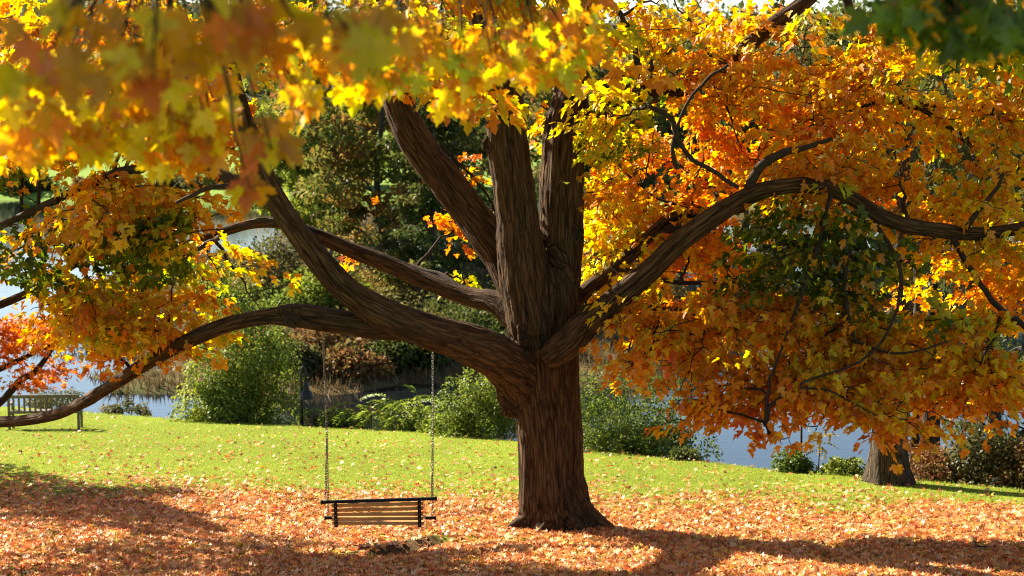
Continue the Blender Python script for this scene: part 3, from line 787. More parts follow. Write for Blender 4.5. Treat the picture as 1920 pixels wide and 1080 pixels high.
# ------------------------------------------------------------------ porch swing
YS = -1.98
a_, b_ = P(618, 981, YS), P(800, 981, YS)
swx = (a_[0] + b_[0]) / 2; halfw = (P(797, 950, YS)[0] - P(627, 950, YS)[0]) / 2
seat_z = P(710, 984, YS)[2]
sw = thing('porch_swing', 'slatted wooden porch swing with black rails hanging on chains from the maple', 'swing', (swx, YS, seat_z))
lean = R(14)
rot = Matrix.Rotation(lean, 3, 'X')
topz = P(710, 934.5, YS)[2] - seat_z
tilt = (P(820, 931, YS)[2] - P(603, 938, YS)[2]) / (P(820, 931, YS)[0] - P(603, 938, YS)[0])
def back_pt(x, h): return Vector((x, -math.tan(lean) * h, h + tilt * x * (h / topz)))
sr = Matrix.Rotation(-math.atan(tilt), 3, 'Y')
for k in range(4):
    h = .085 + k * .0635 * topz / .33
    mb = MB(); mb.box(back_pt(0, h), (2 * halfw + .005 * k, .022, .047 * topz / .33), Matrix.Rotation(-math.atan(tilt * h / topz), 3, 'Y') @ rot, .003); mb.build('back_slat', M['wood'], sw)
for k in range(6):
    mb = MB(); mb.box((0, .018 + k * .072, .022 - .012 * math.sin(k * .6)), (2 * halfw + .02, .058, .024 if k else .044), None, .003); mb.build('seat_slat', M['wood'], sw)
for s in (-1, 1):
    x = s * (halfw - .045)
    mb = MB(); p0, p1 = back_pt(x, -.02), back_pt(x, topz + .015)
    mb.box((p0 + p1) / 2 + Vector((0, -.028, 0)), (.042, .018, (p1 - p0).length), rot, .003)
    up_ = mb.build('back_support', M['black'], sw)
    mb = MB()
    for k in range(5):
        h = .02 if k == 0 else .085 + (k - 1) * .0635 * topz / .33
        q = back_pt(x, h) + Vector((0, -.041, 0))
        mb.tube([q, q + Vector((0, -.006, 0))], [.007, .006], 8)
    mb.build('bolts', M['bolt'], up_)
    mb = MB(); mb.box((x, .19, -.012), (.036, .42, .03), None, .003); mb.build('seat_bearer', M['black'], sw)
rl = P(820, 931, YS)[0] - P(603, 938, YS)[0]
rc = (P(820, 931, YS)[0] + P(603, 938, YS)[0]) / 2 - swx
top_c = back_pt(rc, topz) + Vector((0, -.02, 0))
mb = MB(); mb.box(top_c, (rl, .042, .036), sr, .004)
for s in (-1, 1): mb.box(top_c + sr @ Vector((s * (rl / 2 - .012), 0, 0)), (.026, .052, .048), sr, .004)
mb.build('top_rail', M['black'], sw)
mb = MB(); mb.box((0, .36, -.006), (rl * .985, .04, .036), None, .004)
for s in (-1, 1): mb.box((s * (rl * .985 / 2 - .012), .36, -.006), (.026, .05, .046), None, .004)
mb.build('seat_rail', M['black'], sw)
def chain(p0, p1, wire=.0045, ll=.044, wd=.026):
    mb = MB(); p0 = Vector(p0); p1 = Vector(p1); d = p1 - p0; n = max(2, int(d.length / (ll * .74))); T = d.normalized()
    A = T.orthogonal().normalized(); B = T.cross(A)
    for i in range(n):
        c = p0 + d * ((i + .5) / n); S = A if i % 2 else B
        S = (S + (B if i % 2 else A) * random.uniform(-.25, .25)).normalized()
        loop = []
        for t_ in range(10):
            g = t_ * 2 * math.pi / 10; sy = math.sin(g); sx = math.cos(g)
            loop.append(c + S * (sx * wd / 2) + T * (sy * wd / 2 + (1 if sy > .01 else -1 if sy < -.01 else 0) * (ll - wd) / 2))
        loop2 = np.array([list(q) for q in loop]); m_ = len(loop2)
        Nn = T.cross(S)
        vs = []; fs = []
        for j in range(m_):
            tan = unit(loop2[(j + 1) % m_] - loop2[j - 1]); rad_ = np.cross(tan, np.array(Nn))
            for g in range(4):
                an = g * math.pi / 2
                vs.append(loop2[j] + wire * (math.cos(an) * rad_ + math.sin(an) * np.array(Nn)))
        for j in range(m_):
            for g in range(4):
                fs.append((j * 4 + g, j * 4 + (g + 1) % 4, ((j + 1) % m_) * 4 + (g + 1) % 4, ((j + 1) % m_) * 4 + g))
        mb.add(vs, fs)
    return mb.build('chain', M['steel'], sw, True, False)
base = np.array([swx, YS, seat_z])
for s, pxt in ((-1, 611), (1, 808)):
    rail_end = top_c + sr @ Vector((s * (rl / 2 - .06), 0, .02))
    seat_end = Vector((s * (rl / 2 - .06), .36, .01))
    j = Vector((rail_end.x, (rail_end.y + seat_end.y) / 2 + .02, rail_end.z + .72))
    wj = Vector(base) + j
    r = BV.ray_cast(wj, Vector((0, -.02, 1)).normalized())
    best_hit = None
    for dy in np.linspace(-.5, .5, 41):
        q = BV.ray_cast(wj + Vector((0, dy, .3)), Vector((0, 0, 1)))
        if q[0] is not None and (best_hit is None or q[0].z < best_hit.z): best_hit = q[0]
    if best_hit is None: best_hit = wj + Vector((0, 0, 1.4))
    print('chain top', to_pix(np.array([list(best_hit)])), best_hit)
    t_ = best_hit - Vector(base) + Vector((0, 0, .05))
    chain(j, t_); chain(rail_end, j); chain(seat_end, j)

# ------------------------------------------------------------------ park bench on the left
bp_ = on_lawn(18, 806); bp_[2] = gz(bp_[0], bp_[1])
bench = thing('park_bench', 'weathered slat back park bench on the lawn overlooking the pond', 'bench', bp_, R(4))
bl = 1.75
mb = MB(); mb.box((bl / 2, 0, .86), (bl + .06, .045, .085), None, .006); mb.build('top_rail', M['benchwood'], bench)
mb = MB(); mb.box((bl / 2, .01, .45), (bl, .04, .07), None, .006); mb.build('lower_rail', M['benchwood'], bench)
for k in range(12):
    mb = MB(); mb.box((.12 + k * (bl - .24) / 11, .004, .65), (.052, .02, .37), None, .004); mb.build('back_slat', M['benchwood'], bench)
for k in range(5):
    mb = MB(); mb.box((bl / 2, .07 + k * .095, .43), (bl, .08, .025), None, .004); mb.build('seat_slat', M['benchwood'], bench)
for x in (0, bl):
    mb = MB(); mb.box((x, 0, .42), (.06, .06, .94), None, .006); mb.build('leg', M['benchwood'], bench)
    mb = MB(); mb.box((x - .02, .5, .27), (.06, .06, .72), None, .006); mb.build('leg', M['benchwood'], bench)
    mb = MB(); mb.box((x - .01, .25, .645), (.08, .60, .035), None, .006); mb.build('armrest', M['benchwood'], bench)
    mb = MB(); mb.box((x - .01, .25, .38), (.045, .46, .07), None, .006); mb.build('seat_bearer', M['benchwood'], bench)

# ------------------------------------------------------------------ lamp
lp = on_lawn(566, 799); lp[2] = gz(lp[0], lp[1])
S_ = 1 / pxm(lp[1])
lamp = thing('path_lamp', 'low dark gooseneck lamp with bell shade beside the vine covered bush', 'lamp', lp)
hh = 116 * S_
mb = MB()
pts = [(0, 0, -.1), (0, 0, hh * .5), (0, 0, hh * .86)]
for k in range(9):
    g = math.pi - k * math.pi / 8
    pts.append((4.5 * S_ + 4.5 * S_ * math.cos(g), 0, hh * .86 + math.sin(g) * hh * .14))
pts.append((9 * S_, 0, hh * .74))
mb.tube(pts, [3.0 * S_] * 2 + [2.6 * S_] * (len(pts) - 2), 10); mb.tube([(0, 0, -.05), (0, 0, .12)], [5 * S_, 4 * S_], 12)
mb.build('post', M['lamp'], lamp, True)
def lathe(prof, c, name, mat, par, S=24):
    mb = MB(); V_ = []; f = []
    for r_, z_ in prof:
        for j in range(S): V_.append((c[0] + r_ * math.cos(j * 2 * math.pi / S), c[1] + r_ * math.sin(j * 2 * math.pi / S), c[2] + z_))
    for i in range(len(prof) - 1):
        for j in range(S): f.append((i * S + j, i * S + (j + 1) % S, (i + 1) * S + (j + 1) % S, (i + 1) * S + j))
    mb.add(V_, f); return mb.build(name, mat, par, True, False)
zb = 116 * S_ - 61 * S_
sh = lathe([(q * S_, z * S_) for q, z in ((2, 36), (3.4, 33), (3.4, 28), (4.6, 27), (5.4, 22), (6.6, 19), (6.6, 17), (10.5, 13), (13, 7), (14.2, 1), (14.8, 0), (14.0, -.2))], (9 * S_, 0, zb), 'shade', M['lamp'], lamp)
lathe([(q * S_, z * S_) for q, z in ((14.2, -.2), (12.4, 6), (9.8, 12), (6, 16), (.2, 16.5))], (9 * S_, 0, zb), 'reflector', M['lampin'], sh)

# ------------------------------------------------------------------ shrubs, vines, small plants
G_PALS = {
 'green': [(.12, .17, .025), (.08, .12, .02), (.18, .23, .035), (.06, .10, .016)],
 'lime': [(.22, .28, .03), (.14, .20, .025), (.30, .32, .035), (.09, .13, .02)],
 'shrub': [(.17, .23, .028), (.10, .15, .02), (.24, .28, .035), (.07, .11, .016)],
 'olive': [(.14, .13, .035), (.09, .09, .028), (.2, .16, .05), (.07, .08, .02)],
 'rust': [(.24, .12, .035), (.16, .09, .03), (.13, .13, .035), (.28, .17, .05), (.2, .06, .03)],
 'yellow': [(.32, .25, .04), (.22, .2, .04), (.15, .15, .03), (.36, .22, .04)],
 'dark': [(.06, .085, .018), (.045, .065, .014), (.09, .115, .022), (.15, .14, .03)],
 'autumn': [(.3, .17, .035), (.2, .15, .035), (.34, .12, .035), (.12, .12, .03)],
 'mixed': [(.11, .14, .024), (.15, .18, .03), (.21, .20, .035), (.07, .095, .02), (.32, .20, .04), (.28, .13, .035)],
}
def gcols(key, n):
    c = np.array(G_PALS[key]); return c[rng.integers(0, len(c), n)] * rng.uniform(.7, 1.25, (n, 1))
def shrub(name, label, cat, base, dims, n, pal, leaf=(.07, .12), lobes=9, group=None, hang=0.0, mat='green', stems=7, shape=None):
    """leafy mass: many uneven lobes of small leaves round real stems"""
    base = np.array(base, float)
    o = thing(name, label, cat, base, 0, group)
    ax, ay, az = dims
    lc, lr = [], []
    for k in range(lobes * 3):
        d = rdir(1)[0]; d[2] = abs(d[2])
        f_ = rng.uniform(.35, .85)
        lc.append(d * np.array([ax, ay, az]) * f_); lr.append(rng.uniform(.22, .42) * min(ax, az) * (1.15 - f_ * .3))
    if shape is not None:
        for (x, z, r_) in shape: lc.append(np.array([x, rng.normal(0, .15), z])); lr.append(r_)
    lc = np.array(lc); lr = np.array(lr)
    which = rng.choice(len(lc), n, p=lr ** 2 / (lr ** 2).sum())
    d = rdir(n); rr_ = rng.uniform(.35, 1.0, (n, 1)) ** .5
    p = lc[which] + d * rr_ * lr[which][:, None] * (0.8 + .5 * fbm(lc[which] * 3 + d * 1.7, 81)[:, None])
    p[:, 2] = np.where(p[:, 2] < 0.0, np.abs(p[:, 2]) * .4, p[:, 2])
    dv = d + rng.normal(0, .5, (n, 3)); dv[:, 2] -= hang + .25
    nr = d * .7 + rng.normal(0, .5, (n, 3)) + np.array([0, 0, .7])
    colv = gcols(pal, len(lc))[which] * .5 + gcols(pal, n) * .5
    tag(link('foliage', leaf_mesh('foliage', p, dv, nr, rng.uniform(*leaf, n), colv, QUAD_T, QUAD_F), M[mat], o), kind='stuff')
    for k in range(stems):
        e = lc[rng.integers(len(lc))]
        s = np.array([e[0] * .2, e[1] * .2, -.3])
        q = curved(s, e, .1, 6); mb = MB(); mb.tube(q, np.linspace(.03, .008, 6), 5); mb.build('stem', M['twig'], o, True, False)
    return o
def bank_pt(px, py, back):
    """point just past the lawn's edge under that column of the photo"""
    e = on_lawn(px, py); y = e[1] + back; x = (px - 960) / F * (y + D0) / 1.0
    return np.array([x, y, gz(x, y)])
b_ = bank_pt(452, 794, 1.2); b_[2] = max(b_[2], on_lawn(452, 794)[2] - .7)
shrub('vine_covered_bush', 'tall bush smothered in green vines next to the gooseneck lamp', 'bush', b_, (1.5, 1.2, 3.4), 22000, 'lime', (.06, .13), 10, hang=.7,
      shape=[(-.7, 3.5, .6), (-.75, 4.1, .45), (-.5, 4.5, .3), (.2, 3.7, .6), (-.2, 3.2, .6), (.5, 3.0, .6), (.9, 2.3, .6), (-1.3, .9, .6), (-1.05, 1.7, .6), (-.9, 2.5, .55), (1.1, 1.3, .6), (-1.6, .4, .5), (.2, 2.2, .8), (-.3, 1.2, .9), (1.1, .5, .6), (0, .4, .8)])
b_ = bank_pt(900, 826, 1.2); b_[2] = max(b_[2], on_lawn(900, 826)[2] - .5)
shrub('rounded_shrub', 'rounded bright green shrub behind the trunk on the side of the swing', 'bush', b_, (1.0, 1.1, 1.7), 11000, 'lime', (.05, .10), 9,
      shape=[(-.7, .6, .5), (-.5, 1.1, .5), (0, 1.45, .5), (.5, 1.5, .5), (.8, .8, .6), (-.9, .3, .4), (0, .6, .8), (1.3, .9, .6)])
b_ = bank_pt(1195, 852, 1.3); b_[2] = max(b_[2], on_lawn(1195, 852)[2] - .5)
shrub('dense_shrub', 'broad dark green shrub behind the trunk beside the open water', 'bush', b_, (1.45, 1.1, 1.7), 16000, 'shrub', (.05, .10), 10,
      shape=[(-1.1, 1.5, .55), (-.6, 1.7, .5), (0, 1.65, .5), (.6, 1.45, .5), (1.0, 1.0, .5), (1.3, .5, .45), (-1.2, .8, .6), (-.5, .7, .8), (.4, .7, .7), (1.6, .2, .3), (-1.5, 1.3, .5)])
for k, (px, py, back, ax, az, n, pal, lab, nm) in enumerate([
    (1500, 888, .5, .42, .50, 1500, 'green', 'small ivy green shrub at the foot of the sapling', 'ivy_shrub'),
    (1590, 890, .35, .75, .38, 2400, 'lime', 'low spreading ivy mound beside the leaning double trunk', 'ivy_mound'),
    (1290, 866, .5, .35, .3, 700, 'dark', 'low dark weeds at the right foot of the dense shrub', 'weed_clump'),
    (1780, 903, .8, .8, .9, 3000, 'rust', 'rusty vine thicket at the foot of the far right trunks', 'vine_thicket'),
    (1870, 908, .8, 1.0, 1.5, 5200, 'olive', 'tall olive vine thicket right of the rusty one', 'vine_thicket'),
    (1960, 915, .8, .9, 1.4, 3500, 'rust', 'brown leafy thicket at the lawn corner past the olive one', 'vine_thicket'),
    (640, 803, .8, .7, .55, 1800, 'dark', 'dark weedy shrub under the left swing chain', 'weed_clump'),
    (590, 800, .9, .6, .6, 1300, 'olive', 'straggly olive shrub right behind the gooseneck lamp', 'weed_clump'),
    (760, 812, .9, .9, .5, 2000, 'lime', 'low yellow green weeds among the sumac plants', 'weed_clump'),
    (820, 818, .7, .6, .6, 1600, 'lime', 'lime green shrub between the sumacs and the rounded shrub', 'weed_clump'),
    (365, 788, .6, .5, .6, 1200, 'lime', 'low leafy skirt at the left foot of the vine bush', 'weed_clump'),
    (90, 770, 1.5, 1.2, .8, 2500, 'olive', 'low waterside shrub beyond the park bench', 'waterside_shrub'),
    (230, 779, 1.5, 1.1, .5, 2000, 'olive', 'low waterside shrub between bench and vine bush', 'waterside_shrub')]):
    b_ = bank_pt(px, py, back); b_[2] = max(b_[2], on_lawn(px, py)[2] - .25)
    shrub(nm, lab, 'bush', b_, (ax, ax * .8, az), n, pal, (.05, .10), 7, stems=4, hang=.3 if pal in ('rust', 'olive') else 0)

# sumac plants
def frond_mesh(pal, ln, pairs):
    c_ = []; d_ = []; n_2 = []; s_ = []
    for k in range(pairs):
        t_ = .18 + .8 * k / (pairs - 1); x = ln * t_; z = .35 * ln * t_ - .75 * ln * t_ * t_
        for sd in (-1, 1):
            c_.append((x, 0, z)); d_.append((.35, sd, -.35)); n_2.append((-.2, sd * .3, 1)); s_.append(ln * .26 * (1 - .55 * abs(t_ - .5)))
    n = len(c_)
    T = QUAD_T * np.array([.55, 1, 1])
    me = leaf_mesh('frond', np.array(c_), np.array(d_) + rng.normal(0, .1, (n, 3)), np.array(n_2), np.array(s_), gcols(pal, n), T, QUAD_F)
    me.materials.append(M['green']); return me
fronds = {p: [frond_mesh(p, 1.0, 11), frond_mesh(p, .9, 9)] for p in ('lime', 'yellow')}
def sumac(b_, h, nf, pal, label, group=None, fl=.5):
    o = thing('sumac_plant', label, 'plant', b_, rng.uniform(0, 6.28), group)
    mb = MB(); tip = np.array([rng.normal(0, .06), rng.normal(0, .06), h]); mb.tube(curved(np.array([0, 0, -.2]), tip, .05, 6), np.linspace(.016, .008, 6), 5)
    mb.build('stem', M['twig'], o, True, False)
    for k in range(nf):
        f = bpy.data.objects.new('frond', fronds[pal][k % 2]); COL.objects.link(f); f.parent = o
        f.location = tip * (1 - .45 * (k / nf)); f.rotation_euler = (rng.normal(0, .15), -rng.uniform(.0, .7) + .5 * k / nf, k * 2.4 + rng.normal(0, .3))
        s = fl * rng.uniform(.8, 1.15); f.scale = (s, s, s)
for px, py, h in ((610, 801, .55), (650, 805, .45), (668, 806, .75), (690, 807, .6), (712, 809, .8), (735, 810, .55), (755, 811, .7), (775, 813, .95), (795, 814, 1.05), (812, 816, .7), (838, 818, .55)):
    b_ = bank_pt(px, py, rng.uniform(.2, .8)); b_[2] = max(b_[2], on_lawn(px, py)[2] - .15)
    sumac(b_, h * .95, 10, 'lime', 'green sumac plant in the row along the lawn edge left of the trunk', 'sumac plants along the lawn edge', .62)
b_ = bank_pt(1545, 888, .4); sumac(b_ + np.array([0, 0, .15]), .55, 8, 'yellow', 'lone yellow green sumac between the sapling and the leaning double trunk', None, .42)
# sapling
b_ = bank_pt(1513, 886, .3)
sap = thing('sapling', 'thin bare stemmed sapling with few pale leaves by the water', 'tree', b_)
mb = MB(); q = curved(np.array([0, 0, -.2]), np.array([-.02, 0, 1.75]), .05, 8); mb.tube(q, np.linspace(.03, .012, 8), 6)
for k in range(6):
    z = .9 + .14 * k; e = np.array([rng.normal(0, .35), rng.normal(0, .3), z + .3]); mb.tube(curved(np.array([0, 0, z]), e, .03, 4), np.linspace(.010, .004, 4), 4, False)
mb.build('trunk', M['twig'], sap, True, False)
n = 420; p = rng.normal(0, 1, (n, 3)) * np.array([.3, .28, .28]) + np.array([0, 0, 1.5])
tag(link('crown', leaf_mesh('crown', p, rng.normal(0, .6, (n, 3)) - np.array([0, 0, .6]), rdir(n) + np.array([0, 0, .5]), rng.uniform(.05, .09, n), gcols('yellow', n), QUAD_T, QUAD_F), M['green'], sap), kind='stuff')

# ------------------------------------------------------------------ other trees
def tree_geo(H, r0, crown, nleaf, pal, leaf, lean=(0, 0), first=.3, nl=16, seed=0, conifer=False, hang=.2, clr=.8, stems=1):
    """trunk mesh and crown mesh of a tree standing at the origin; crown = (half width, half depth)"""
    wood = MB(); clumps = []
    for st in range(stems):
        ph = st * 2.6 + 2.9
        off = np.array([math.cos(ph), math.sin(ph), 0]) * r0 * .9 * (stems > 1)
        top = np.array([lean[0], lean[1], H]) + off * 5
        n = 12; tt = np.linspace(0, 1, n)
        pth = np.array([off * min(1, .9 + a) + (top - off) * a for a in tt]); pth[1:] += (np.stack([fbm(np.stack([tt[1:] * 5 + seed, tt[1:] * 0 + j, tt[1:] * 0 + st], 1), 91) for j in range(2)] + [tt[1:] * 0 + .5], 1) - .5) * np.array([H * .07, H * .07, 0])
        pth[0, 2] = -.4
        rd = r0 * (1 - tt * .9); rd[0] *= 1.5; rd[1] *= 1.05
        wood.tube(pth, rd, 12)
        for k in range(nl):
            f_ = first + (1 - first) * (k + rng.uniform(0, .8)) / nl
            f_ = min(f_, .98)
            i = f_ * (n - 1); a = pth[int(i)] + (pth[min(int(i) + 1, n - 1)] - pth[int(i)]) * (i - int(i))
            az = k * 2.4 + rng.normal(0, .4)
            prof = (math.sin(math.pi * min(1, max(0, (f_ - first) / (1 - first)) * .82 + .17))) if not conifer else (1.05 - f_)
            ln = prof * rng.uniform(.75, 1.1)
            up = H * (.12 if not conifer else .0) * rng.uniform(.4, 1.3)
            e = a + np.array([math.cos(az) * crown[0] * ln, math.sin(az) * crown[1] * ln, up])
            br = curved(a, e, H * .03, 6); wood.tube(br, np.linspace(r0 * .32 * (1.1 - f_), .012, 6), 5, False)
            for m_ in range(5):
                g = rng.uniform(.35, 1.05); c_ = a + (e - a) * g + rng.normal(0, 1, 3) * np.array([crown[0], crown[1], crown[0] * .8]) * .14
                clumps.append(c_)
                wood.tube(curved(br[min(5, int(g * 4))], c_, .05, 3), [.02, .014, .006], 4, False)
    clumps = np.array(clumps)
    which = rng.integers(0, len(clumps), nleaf)
    d = rdir(nleaf)
    p = clumps[which] + d * rng.uniform(.1, 1, (nleaf, 1)) ** .6 * np.array([1, 1, .55 if not conifer else .25]) * clr * rng.uniform(.6, 1.3, len(clumps))[which][:, None]
    dv = d + rng.normal(0, .5, (nleaf, 3)); dv[:, 2] -= hang
    nr = rng.normal(0, .6, (nleaf, 3)) + np.array([0, 0, .9])
    colv = gcols(pal, len(clumps))[which] * .65 + gcols(pal, nleaf) * .35
    me = leaf_mesh('crown', p, dv, nr, rng.uniform(*leaf, nleaf), colv, QUAD_T, QUAD_F)
    wm = bpy.data.meshes.new('trunk'); wm.from_pydata(wood.v, [], wood.f); wm.update()
    return wm, me
def plant_tree(name, label, base, geo, group=None, bark='bark_far', leafm='far', rz=0.0, s=1.0, trunk_label=None):
    o = thing(name, label, 'tree', base, rz, group); o.scale = (s, s, s)
    link('trunk', geo[0], M[bark], o, True)
    tag(link('crown', geo[1], M[leafm], o), kind='stuff')
    return o
def far_base(px, dist):
    y = dist - D0; x = (px - 960) / F * dist
    return np.array([x, y, max(gz(x, y), WATER - .3)])

# trees at the right lawn edge
def px_tree(label, base, stems, crown_geo, bark):
    """stems are photo outlines (px, py, width px) at the depth of the base"""
    o = thing('lakeside_tree', label, 'tree', base)
    for st, dy in stems:
        a = np.array([np.append(P(x, y, base[1] + dy) - base, wd / 2 / pxm(base[1])) for x, y, wd in st]); c_ = catmull(a, 5)
        v_, f_ = tube_geo(c_[:, :3], c_[:, 3], 26)
        v_ = np.array(v_).reshape(len(c_), 26, 3); th_ = np.arange(26) / 26 * 2 * math.pi
        out_ = v_ - c_[:, None, :3]
        k_ = 1 + .10 * np.sin(th_ * 5 + 1)[None] * smooth(3.0, 0, c_[:, 2])[:, None] + .16 * (fbm(np.stack([np.cos(th_)[None] * 2.5 + 0 * c_[:, :1], np.sin(th_)[None] * 2.5 + 0 * c_[:, :1], c_[:, 2:3] * .8 + 0 * th_[None]], -1), 77) - .5)
        v_ = (c_[:, None, :3] + out_ * k_[..., None]).reshape(-1, 3)
        b2 = MB(); b2.add(v_, f_); b2.build('trunk', M[bark], o, True, False)
    g_ = crown_geo
    link('limbs', g_[0], M['bark_far'], o, True)
    tag(link('crown', g_[1], M['green'], o), kind='stuff')
    return o
r1 = on_lawn(1672, 908); r1[2] = gz(r1[0], r1[1])
px_tree('old double trunked tree on the lawn edge under the orange canopy', r1, [
    ([(1672, 935, 104), (1671, 908, 86), (1668, 880, 73), (1667, 840, 67), (1670, 790, 62), (1675, 740, 58), (1685, 640, 52), (1690, 500, 44), (1700, 300, 34), (1705, 100, 26)], 0),
    ([(1636, 915, 52), (1641, 885, 38), (1647, 840, 31), (1650, 790, 27), (1652, 740, 24), (1645, 640, 22), (1620, 480, 18), (1600, 300, 14)], .45)],
    tree_geo(13, .10, (3.2, 2.6), 9000, 'dark', (.10, .18), (.6, 1.5), .34, 14, 3, hang=.8, clr=.75), 'bark2')
r2 = bank_pt(1742, 900, 1.6); r2[2] = max(r2[2], on_lawn(1742, 900)[2] - .5)
px_tree('darker twin trunks standing just behind the double trunked tree', r2, [
    ([(1742, 905, 50), (1742, 875, 40), (1744, 820, 36), (1746, 760, 33), (1750, 640, 28), (1745, 480, 22), (1740, 300, 16)], 0),
    ([(1712, 905, 24), (1713, 870, 18), (1716, 800, 15), (1722, 720, 13), (1725, 600, 10)], .3)],
    tree_geo(12, .08, (3.0, 2.4), 8000, 'olive', (.09, .16), (.3, 1.2), .3, 12, 8, hang=.9, clr=.7), 'bark2')
r3 = bank_pt(1850, 912, 2.5)
plant_tree('lakeside_tree', 'vine hung tree rising out of the thickets at the lawn corner', r3,
           tree_geo(11, .17, (2.6, 2.2), 12000, 'dark', (.08, .15), (.2, .5), .10, 18, 12, hang=1.2, clr=.7), bark='bark_far', leafm='green')
# red maple outside the left edge: its branches reach into view
rb = np.array([-13.2, 8.6, 0]); rb[2] = gz(rb[0], rb[1])
red = thing('red_maple', 'red leaved maple reaching low branches over the park bench', 'tree', rb)
mb = MB(); mb.tube(catmull(np.array([(0, 0, -.4), (.1, 0, 1.2), (-.1, .1, 3), (.2, .1, 6), (0, 0, 9)]), 5), np.linspace(.33, .08, 21), 14); mb.build('trunk', M['bark2'], red, True)
RL = []
def red_branch(pl):
    a = np.array([np.append(P(x, y, d), wd / 2 / pxm(d)) for x, y, d, wd in pl]); s = catmull(a, 6); s[:, :3] -= rb
    root = np.array([0, 0, max(1.6, s[0, 2])]); k = curved(root, s[0, :3], .2, 6)
    pth = np.vstack([k[:-1], s[:, :3]]); rr_ = np.concatenate([np.linspace(.12, s[0, 3], 5), s[:, 3]])
    mb = MB(); mb.tube(pth, rr_, 8); mb.build('branch', M['twig'], red, True, False)
    return s[:, :3]
b1 = red_branch([(-60, 800, 6.5, 16), (0, 755, 6.4, 14), (40, 712, 6.3, 14), (65, 698, 6.2, 12), (98, 655, 6.1, 7)])
b2 = red_branch([(-60, 720, 6.5, 13), (0, 692, 6.4, 12), (50, 668, 6.3, 10), (98, 645, 6.2, 7), (150, 620, 6.0, 3)])
for cxx, czz, rx, rz, n in ((40, 625, 70, 35, 700), (70, 705, 45, 25, 260), (20, 650, 40, 35, 300), (110, 690, 30, 20, 120), (-60, 640, 70, 70, 900)):
    s_ = 1 / pxm(6.2); c_ = P(cxx, czz, 6.2)
    ns = max(2, n // 16); p = rdir(ns) * rng.uniform(0, 1, (ns, 1)) ** (1 / 3.) * np.array([rx * s_, .7, rz * s_]) + c_
    q, _ = sprays(p, p - rb + 0 * p, 16, .3, 'R', (.08, .12)); RL.append(q)
for k in range(34):
    ns = 20; c_ = rb + np.array([rng.normal(0, 2.2), rng.normal(0, 2.0), rng.uniform(3.0, 9)])
    p = c_ + rng.normal(0, .6, (ns, 3)); p = p[(to_pix(p)[0] < 20)]
    if len(p):
        q, _ = sprays(p, p - rb, 14, .45, 'R', (.13, .19)); RL.append(q)
for (x, y, z) in ((-9.8, 5.4, 4.6), (-10.6, 6.2, 5.6), (-9.6, 4.9, 5.8), (-11.2, 6.6, 4.2), (-10.2, 5.2, 6.8), (-11.5, 7.4, 5.2), (-9.5, 4.6, 3.8), (-10.8, 5.6, 3.2), (-12.4, 8.4, 5), (-12, 7.6, 3.6)):
    p = np.array([x, y, z]) + rng.normal(0, .55, (34, 3)); p = p[(to_pix(p)[0] < -20)]
    if len(p):
        q, _ = sprays(p, p - rb, 16, .42, 'R', (.13, .19)); RL.append(q)
q = cat_leaves(RL); mkk = shade_ok(q['pos']) | (to_pix(q['pos'])[0] > 0); q = sel(q, mkk)
ix, iy, idp = to_pix(q['pos']); vis = np.where((ix > 5) & (iy < 760))[0]
pick = np.zeros(len(ix), bool); pick[vis[:280]] = True
leaf_objects(sel(q, pick), red)
q = sel(q, ~pick)
tag(link('foliage', leaf_mesh('foliage', q['pos'] - rb, q['dir'], q['nrm'], q['size'], q['col'], LITTER_T + np.array([0, .45, 0]), LITTER_F), M['leaf'], red), kind='stuff')

# trees on the marshy spit
plant_tree('spit_tree', 'open green tree with a dark straight trunk seen between the left limbs', far_base(712, 88), tree_geo(15, .24, (5.0, 4), 17000, 'mixed', (.22, .40), (.2, 0), .10, 30, 20, clr=.95))
plant_tree('spit_conifer', 'slender conifer with sparse level boughs right of the open green tree', far_base(815, 82), tree_geo(14, .17, (3.4, 3.2), 8500, 'dark', (.20, .36), (0, 0), .10, 34, 21, conifer=True, clr=.6))
plant_tree('spit_tree', 'yellow green tree leaning out behind the thick left limb', far_base(560, 98), tree_geo(14, .22, (5.0, 4), 16000, 'lime', (.24, .42), (.4, 0), .08, 28, 22, clr=1.0))
plant_tree('spit_tree', 'dark reddish tree seen between the conifer and the trunk', far_base(885, 104), tree_geo(16, .25, (4.0, 4), 11000, 'dark', (.24, .42), (0, 0), .12, 24, 23, clr=.95))
plant_tree('spit_tree', 'olive tree on the spit just beside the maple trunk', far_base(1130, 92), tree_geo(10, .2, (3.4, 3), 8000, 'olive', (.22, .40), (0, 0), .12, 18, 24, clr=.85))
# far shore trees on the right and left
varn = [tree_geo(15, .3, (5.2, 5), 5200, p, (.42, .75), (0, 0), .10, 18, 30 + i, clr=1.4) for i, p in enumerate(('autumn', 'mixed', 'yellow', 'dark'))]
spots = [(1150, 150, 0, .95), (1230, 158, 1, 1.05), (1320, 150, 3, 1.0), (1400, 152, 2, .8), (1480, 160, 1, .75), (1570, 155, 0, .8), (1660, 150, 3, .9), (1750, 156, 2, 1.0), (1840, 150, 1, 1.05), (1930, 152, 3, 1.0), (1040, 185, 1, 1.0), (940, 196, 0, .9), (840, 200, 2, .9), (740, 205, 1, .95), (650, 200, 3, .9), (560, 204, 0, .8)]
fl_lab = ['rust coloured tree on the far shore', 'green and bronze tree on the far shore', 'yellow tree on the far shore', 'dark green tree on the far shore']
for i, (px, dist, v_, s) in enumerate(spots):
    plant_tree('far_shore_tree', fl_lab[v_], far_base(px, dist), varn[v_], 'trees on the far shore, ' + ('rust', 'bronze', 'yellow', 'dark')[v_], rz=i * 1.3, s=s)
